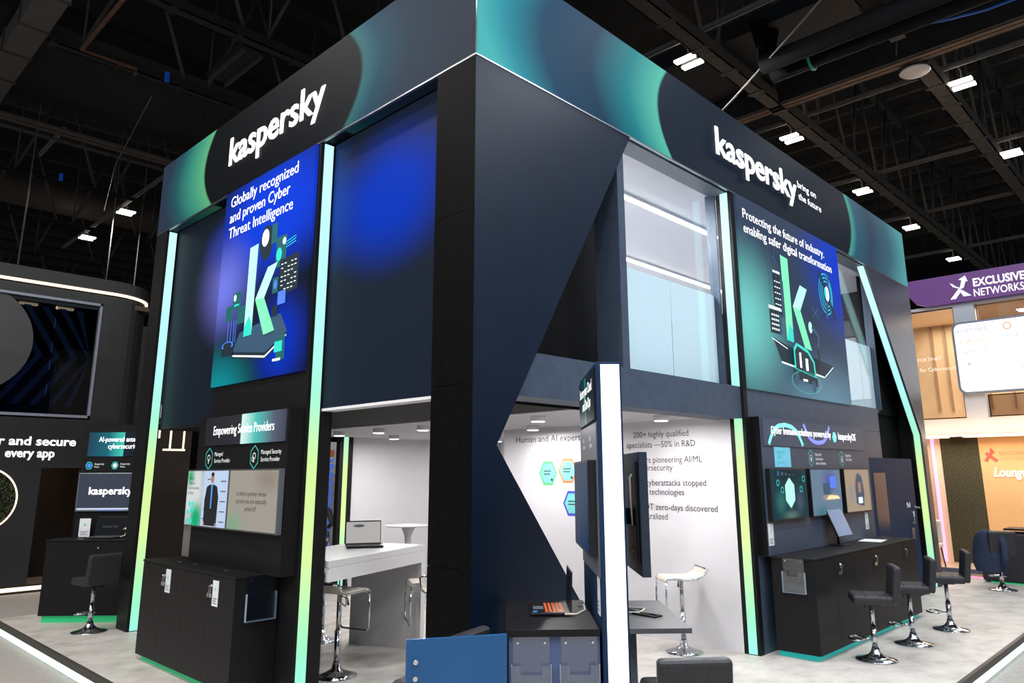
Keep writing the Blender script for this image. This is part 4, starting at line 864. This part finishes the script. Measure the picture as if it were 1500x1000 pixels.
art(FLw, [(rd, line(.0, 2.12, .14, 2.32, .07)), (rd, line(.02, 2.30, .22, 2.12, .07)), (rd, [(.08, 2.26), (.20, 2.30), (.12, 2.42)])], 'logo', lw)
# counter, chairs and jacket at the platform end
kc = thing('lounge_counter', 'low black padded counter at the end of the platform before the peach lounge', 'counter', (11.9, -1.0, 0))
B(0, .5, -1.4, .62, .02, .86).build('body', LTH, kc, .05, 3); B(-.01, .52, -1.42, .2, .9, .93).build('worktop', BLK, kc); B(.02, .46, -1.3, .5, 0, .02).build('plinth_light', LEDG, kc)
B(-.02, 0, -1.3, -.75, .35, .85).build('door', BLK, kc); MB().tube([(-.03, -.9, .62), (-.06, -.9, .62)], .014, 8).build('lock', CHR, kc)
js = black_stool('black padded bar stool wearing a navy jacket before the low padded counter', (11.05, -.86, 0), math.radians(-60))
jk = thing('navy_jacket', 'navy jacket draped over the stool before the low padded counter', 'jacket', (10.86, -.76, .30))
b = MB(); n = 14
rows = [(0, .20, .10), (.15, .24, .12), (.35, .22, .12), (.52, .20, .11), (.62, .15, .09), (.67, .05, .04)]
vs = [(rx*math.cos(2*PI*k/n)*(1+.09*math.sin(5*2*PI*k/n+z*9)), ry*math.sin(2*PI*k/n)*(1+.18*math.sin(4*2*PI*k/n+z*5)), z) for z, ry, rx in rows for k in range(n)]
fs = [(i*n+k, i*n+(k+1) % n, (i+1)*n+(k+1) % n, (i+1)*n+k) for i in range(len(rows)-1) for k in range(n)]+[tuple(range((len(rows)-1)*n, len(rows)*n))]
b.add(vs, fs, True)
o = b.build('body', mat('navy_cloth', (30, 42, 66), rough=.8, noise=.2, scale=20), jk); sd = o.modifiers.new('s', 'SUBSURF'); sd.levels = sd.render_levels = 2
b = MB().tube([(-.02, -.20, .60), (-.06, -.25, .45), (-.08, -.25, .25), (-.08, -.22, .10)], [.05, .06, .06, .05], 10); b.build('sleeve', mat('navy_cloth', (1, 1, 1)), jk)
lc = thing('lounge_chair', 'beige rounded lounge chair beside the stand end before the peach panel', 'chair', (13.6, .95, -.02))
B(-.25, .25, -.25, .25, .40, .50).build('seat', CRM, lc, .04, 3); B(.18, .28, -.25, .25, .48, .95).build('backrest', CRM, lc, .05, 3)
for sx in (-.2, .2):
    for sy in (-.2, .2): MB().tube([(sx, sy, .42), (sx*1.2, sy*1.2, 0)], .014, 8).build('leg', PLB, lc)

# ------------------------------------------------------------------ seated person and banner seen through the rear gap
pe = thing('person', 'seated person in a grey shirt seen past the rear light strip', 'person', (3.86, 8.40, .15), math.radians(150))
def skin(name, verts, edges, radii, m, parent):
    me = bpy.data.meshes.new(name); me.from_pydata(verts, edges, []); me.materials.append(m)
    o = bpy.data.objects.new(name, me); COL.objects.link(o); o.parent = parent
    md = o.modifiers.new('skin', 'SKIN'); md.use_smooth_shade = True
    for sv, r in zip(me.skin_vertices[0].data, radii): sv.radius = r if isinstance(r, tuple) else (r, r)
    me.skin_vertices[0].data[0].use_root = True
    s = o.modifiers.new('sub', 'SUBSURF'); s.levels = s.render_levels = 2; return o
vs = [(0, 0, .62), (0, .0, .82), (0, 0, 1.02), (0, .01, 1.15), (0, .02, 1.24), (0, .03, 1.34),
      (.17, .0, 1.12), (.24, -.04, .88), (.18, -.26, .80), (-.17, .0, 1.12), (-.24, -.04, .88), (-.18, -.26, .80),
      (.10, -.05, .60), (.13, -.42, .60), (.13, -.44, .16), (.13, -.56, .05), (-.10, -.05, .60), (-.13, -.42, .60), (-.13, -.44, .16), (-.13, -.56, .05)]
es = [(0, 1), (1, 2), (2, 3), (3, 4), (4, 5), (3, 6), (6, 7), (7, 8), (3, 9), (9, 10), (10, 11), (0, 12), (12, 13), (13, 14), (14, 15), (0, 16), (16, 17), (17, 18), (18, 19)]
ra = [(.15, .12), (.14, .11), (.16, .11), (.12, .09), .055, .05, .065, .05, .035, .065, .05, .035, .085, .065, .05, .04, .085, .065, .05, .04]
skin('body', vs, es, ra, mat('grey_shirt', (112, 110, 112), rough=.8, noise=.15, scale=12), pe)
hd = MB(); n = 20
prof = [(.0, -.125), (.045, -.12), (.062, -.08), (.072, -.02), (.078, .04), (.07, .09), (.04, .125), (0, .135)]
hd.lathe(prof, (0, .0, 1.45), n); hd.tube([(0, -.07, 1.46), (0, -.095, 1.425), (0, -.075, 1.415)], [.008, .014, .01], 8); hd.obox((-.078, 0, 1.44), (.008, 0, 0), (0, .018, 0), (0, 0, .03)); hd.obox((.078, 0, 1.44), (.008, 0, 0), (0, .018, 0), (0, 0, .03))
hd.build('head', mat('skin_tone', (176, 130, 106), rough=.6), pe)
MB().lathe([(.082, .01), (.084, .05), (.074, .10), (.042, .135), (0, .145)], (0, .012, 1.45), n).build('hair', mat('dark_hair', (34, 28, 26), rough=.8), pe)
for sx in (-1, 1):
    b = MB().obox((sx*.17, -.31, .79), (.035, 0, 0), (0, .045, 0), (0, 0, .014))
    for k in range(4): b.tube([(sx*.17-.028+.019*k, -.35, .79), (sx*.17-.028+.019*k, -.39-.006*(k % 3), .785), (sx*.17-.028+.019*k, -.41, .765)], .009, 6)
    b.tube([(sx*.14, -.30, .79), (sx*.11, -.34, .785), (sx*.115, -.37, .775)], .010, 6); b.build('hand', mat('skin_tone', (1, 1, 1)), pe)
white_stool('white bar stool carrying the seated person in a grey shirt', (3.86, 8.40, 0), math.radians(150))
bn = thing('lattice_banner', 'white banner with blue lattice seen past the rear light strip', 'banner', (4.55, 9.9, NZ))
B(-.55, .55, 0, .03, .3, 2.75).build('board', CARD, bn); it = []
for k in range(14): it += [(g7, line(-.5, .4+.18*k-.3, .5, .4+.18*k+.6, .05)), (g7, line(-.5, .4+.18*k+.6, .5, .4+.18*k-.3, .05))]
art(Fr((0, 0, 0), (1, 0, 0), (0, -1, 0)), [(m_, [(u, min(max(v, .32), 2.4)) for u, v in p_]) for m_, p_ in it]+[(mat('banner_orange', (226, 130, 70), noise=0), rc(-.5, 2.45, .5, 2.58))], 'lattice_print', bn)
B(-.5, .5, -.12, .15, 0, .04).build('foot', PLB, bn); B(-.03, .03, .03, .05, .04, 2.7).build('post', ALU, bn)

# ------------------------------------------------------------------ hall roof: beams, hangers, tracks, lamps
ZC = 10.8
def beam_x(y, x0, x1, label, w=.34, h=.30, m=STL, z=ZC, web=True):
    r = thing('roof_beam', label, 'beam', (0, y, z), 0, 'roof beams')
    b = MB(); b.box(x0, x1, -w/2, w/2, .0, .02); b.box(x0, x1, -w/2, -w/2+.03, 0, h); b.box(x0, x1, w/2-.03, w/2, 0, h)
    k = x0
    while k < x1: b.box(k, k+.14, -w/2-.03, w/2+.03, -.015, .0); k += 1.3
    b.build('girder', m, r)
    if web:
        k = x0+.6; proto = None
        while k < x1-1:
            if proto is None:
                proto = [MB().tube([(0, 0, h), (1.1, .0, 3.3)], .045, 6).build('web_member', STL, r), MB().tube([(1.1, 0, 3.3), (2.2, 0, h)], .045, 6).build('web_member', STL, r), MB().tube([(0, -.1, h), (0, -.1, 3.3)], .025, 5).build('web_member', STL, r)]
                for o in proto: o.location.x = k
            else:
                for o in proto: c = o.copy(); COL.objects.link(c); c.location.x = k
            k += 2.7
        B(x0, x1, -.1, .1, 3.3, 3.5).build('top_chord', STD, r)
    return r
beam_x(3.07, 4.0, 44, 'long grey steel roof beam over the right wing of the corner stand, passing the paired lamps')
beam_x(-.13, 13.2, 44, 'long grey steel roof beam past the right end of the corner stand, ending at a white disc', .38)
beam_x(-.13, 5.0, 11.9, 'short grey cable tray beam ending before the dark bulkhead', .36)
beam_x(12.75, -.5, 9, 'dark steel roof pipe beam crossing beneath the plain black bulkhead', .22, .22, STD)
beam_x(9.75, -.5, 9, 'dark steel roof beam with clamps above the left fascia', .26, .22, STD)
for i, (y, lb) in enumerate(((21.2, 'thin dark lattice beam far above the black neighbouring stand, nearest one'), (25.5, 'thin dark lattice beam far above the black neighbouring stand, second one'), (30.5, 'thin dark lattice beam far above the black neighbouring stand, third one'), (37.0, 'thin dark lattice beam far above the black neighbouring stand, farthest one'))):
    beam_x(y, -8, 14, lb, .12, .1, STD)
def track_y(x, y0, y1, label, m=STL, w=.09, z=ZC):
    r = thing('lighting_track', label, 'track', (x, 0, z), 0, 'lighting tracks')
    B(-w/2, w/2, y0, y1, .34, .42).build('rail', m, r)
    y = y0+.8
    while y < y1: MB().tube([(0, y, .42), (0, y, 4.1)], .012, 4).build('hanger', STD, r); y += 3.2
    B(-.02, .02, y0, y1, .30, .325).build('conduit', m, r)
    return r
TG = mat('track_grey', (112, 110, 108), rough=.5, noise=.15, scale=6)
for x, lb in ((9.2, 'grey lighting track crossing above the right fascia, nearest the corner'), (14.53, 'grey lighting track beyond the dark bulkhead, nearest it'), (19.9, 'grey lighting track beyond the dark bulkhead, second from it'), (24.93, 'grey lighting track beyond the dark bulkhead, third from it'), (30.7, 'grey lighting track beyond the dark bulkhead, farthest one')):
    track_y(x, -9, 8, lb, TG)
track_y(4.28, 19.2, 30, 'grey lighting track above the black neighbouring stand, holding its lamps', TG)
track_y(1.1, 17.8, 20.2, 'short grey lighting track beyond the black bulkhead rails', TG)
# dark bulkheads with operable-wall rails
bh = thing('roof_bulkhead', 'flat dark bulkhead with twin brown rails crossing above the right wing', 'bulkhead', (12.9, 0, ZC))
B(-2.6, -.1, -12, 9, .6, 1.0).build('board', mat('bulkhead_blue_black', (22, 26, 32), rough=.6, noise=.15, scale=2), bh)
B(-.16, -.06, -12, 9, .02, .6).build('fascia_board', STD, bh)
for x0 in (-.06, .10): B(x0, x0+.12, -12, 9, .0, .06).build('rail', mat('rail_brown', (96, 78, 68), rough=.5, noise=.2, scale=4), bh)
bl = thing('roof_bulkhead', 'flat black bulkhead with grey rails over the black neighbouring stand', 'bulkhead', (0, 17.2, ZC))
B(-8, 14, -4.2, -.1, .6, 1.0).build('board', mat('bulkhead_black', (14, 16, 20), rough=.6, noise=.15, scale=2), bl)
for y0 in (-.1, .14, .70): B(-8, 14, y0, y0+.16 if y0 < .5 else y0+.06, .0, .06).build('rail', mat('rail_grey', (84, 78, 74), rough=.5, noise=.2, scale=4), bl)
# ducts
dc = thing('air_duct', 'square grey jointed air duct in the roof over the left aisle', 'duct', (-.85, 0, ZC))
y = 4.0
while y < 15.6: B(-.26, .26, y, y+1.36, 0, .5).build('duct_section', mat('duct_grey', (88, 84, 80), rough=.5, noise=.15, scale=4), dc); B(-.29, .29, y+1.36, y+1.40, -.03, .53).build('flange', STL, dc); y += 1.40
for xx, lb in ((10.65, 'dark round pipe duct wearing the green tape band'), (10.15, 'dark round pipe duct beside the taped one')):
    o = MB().tube([(xx, -9, 10.4), (xx, 2.1, 10.4), (xx, 2.1, 11.4)], .2, 18).build('round_duct', mat('duct_black', (22, 22, 24), rough=.8, spec=.1)); tag(o, lb, 'duct', 'round ducts')
o = MB().tube([(-8, 27.5, 12.5), (14, 27.5, 12.5)], .7, 18).build('round_duct', mat('duct_brown', (62, 54, 48), rough=.6)); tag(o, 'large brown round duct far above the black neighbouring stand', 'duct')
tp = MB().tube([(10.65+.225*math.cos(a), 1.25, 10.4+.225*math.sin(a)) for a in [2*PI*k/24 for k in range(24)]], .03, 6, True).build('tape_band', mat('tape_green', (30, 130, 110), emit=.1, noise=.3, scale=30)); tag(tp, 'green tape band wrapped round the dark pipe duct', 'tape')
rp = thing('sprinkler_pipe', 'thin rust-red angled sprinkler pipe over the left aisle', 'pipe', (0, 0, ZC))
MB().tube([(.05, 8.5, -.10), (.02, 12.35, -.10), (1.10, 12.35, -.10), (1.10, 12.35, -.25)], .045, 8).build('pipe', RST, rp)
cd = thing('cable_basket', 'dark ribbed fixture hanging in the roof above the left fascia', 'fixture', (2.7, 11.0, ZC)); 
B(-.25, .25, -.9, .9, .1, .25).build('tray', STD, cd); [MB().tube([(0, q, .25), (0, q, 4.2)], .012, 5).build('hanger', STD, cd) for q in (-.6, .6)]; B(-.22, -.17, -.9, .9, .0, .1).build('rail', STL, cd); B(.17, .22, -.9, .9, .0, .1).build('rail', STL, cd)
for i, (x, y, z, lb) in enumerate(((1.84, 12.62, ZC+.02, 'small blue tag on the dark roof pipe beam'), (1.9, 21.12, ZC+.06, 'small blue tag far above the neighbouring stand, at the lattice nearest the duct'), (.2, 21.12, ZC+.06, 'small blue tag far above the neighbouring stand, nearest the aisle'))):
    o = B(x-.05, x+.05, y-.02, y+.02, z-.02, z+.22).build('blue_tag', mat('tag_blue', (24, 84, 190), emit=.15, noise=0)); tag(o, lb, 'tag', 'blue roof tags')
def wire(pts, lb, m=STL, r=.012, name='hanging_wire', cat='wire'):
    return tag(MB().tube(pts, r, 5).build(name, m), lb, cat)
wire([(1.86, 13.6, ZC), (2.6, 18.4, ZC-.05), (3.6, 22.6, ZC-.1)], 'thin slack rope stretched under the black bulkhead', TG, .012)
wire([(8.9, -.13, ZC-.005), (9.75, 1.45, 10.45), (10.65, 3.1, 10.15), (11.6, 4.8, 9.95)], 'thin pale rope stretched below the dark pipe ducts', TG, .02)
P = [(11.6, -.3, ZC+.1), (11.75, -1.0, ZC-.02), (11.95, -1.7, ZC-.02), (12.2, -2.5, ZC+.12), (12.3, -3.2, ZC+.4)]
wire(P, 'blue cable drooping from the short cable tray', mat('cable_blue', (20, 80, 160), emit=.05, noise=0), .03, 'blue_cable', 'cable')
for x, y, z0, lb in ((4.17, 23.5, 6.0, 'hanging hoist chain above the neighbouring stand, beside the paired lamps'), (5.4, 24.5, 6.2, 'hanging hoist chain above the neighbouring stand, nearest the left fascia'), (1.0, 20.5, 5.9, 'hanging hoist chain above the neighbouring stand, nearest the aisle')):
    wire([(x, y, z0), (x, y, 15.0)], lb, TG, .022, 'hoist_chain', 'chain')
wire([(11.9, -.05, ZC-.3), (12.0, -.1, ZC+.6)], 'thin dropper beside the short cable tray end', STL, .02)
sp = thing('ceiling_speaker', 'white round ceiling disc at the start of the long roof beam', 'speaker', (13.3, -.02, ZC-.12))
MB().lathe([(0, 0), (.30, 0), (.32, .02), (.30, .05), (0, .06)], n=28).build('disc', mat('disc_white', (190, 188, 186), noise=.03), sp); MB().tube([(0, 0, .05), (0, 0, .2)], .03, 6).build('stem', STL, sp)
w_ = MB()
fx = [(9.57, 3.52, 'first from the corner over the right wing'), (14.9, 3.55, 'second from the corner over the right wing'), (20.27, 3.57, 'third from the corner over the right wing'), (25.3, 3.6, 'fourth from the corner over the right wing'), (31.1, 3.62, 'fifth from the corner over the right wing'), (14.9, -.60, 'beside the white ceiling disc'), (20.27, -.57, 'one bay beyond the white ceiling disc'), (4.3, 22.65, 'over the black neighbouring stand, nearer one'), (4.26, 26.7, 'over the black neighbouring stand, farther one')]
L0 = None
for x, y, w in fx:
    lb = 'twin white hall lamp '+w; rz = 0 if y < 10 else PI/2
    if L0 is None:
        L0 = thing('hall_light', lb, 'light', (x, y, ZC), rz, 'twin hall lamps')
        for dx in (-.16, .16): B(dx-.075, dx+.075, -.24, .24, .0, .05).build('lamp_tube', mat('hall_lamp_white', (255, 248, 236), emit=5, noise=0), L0)
        B(-.05, .05, -.2, .2, .05, .09).build('housing', PLB, L0); MB().tube([(0, 0, .09), (0, 0, .36), (-.40, 0, .36)], .02, 6).build('stem', STL, L0)
    else: dup(L0, (x, y, ZC), rz, lb)
    for dx in (-.16, .16): area('hall_lamp', (x+(dx if rz == 0 else 0), y+(dx if rz else 0), ZC-.002), *((.15, .48) if rz == 0 else (.48, .15)), HALL_W/2)
# folded purlins of the roof deck
for i in range(16):
    y = 18.5+2.2*i
    o = B(-10, 16, y, y+.18, 14.6, 15).build('roof_purlin', STL); tag(o, 'dark roof purlin under the deck beyond the black bulkhead', 'purlin', 'roof purlins')
for i in range(14):
    x = 14.5+1.9*i
    o = B(x, x+.16, -10, 12, 14.6, 15).build('roof_purlin', STL); tag(o, 'dark roof purlin under the deck beyond the brown rails', 'purlin', 'roof purlins by the brown rails')
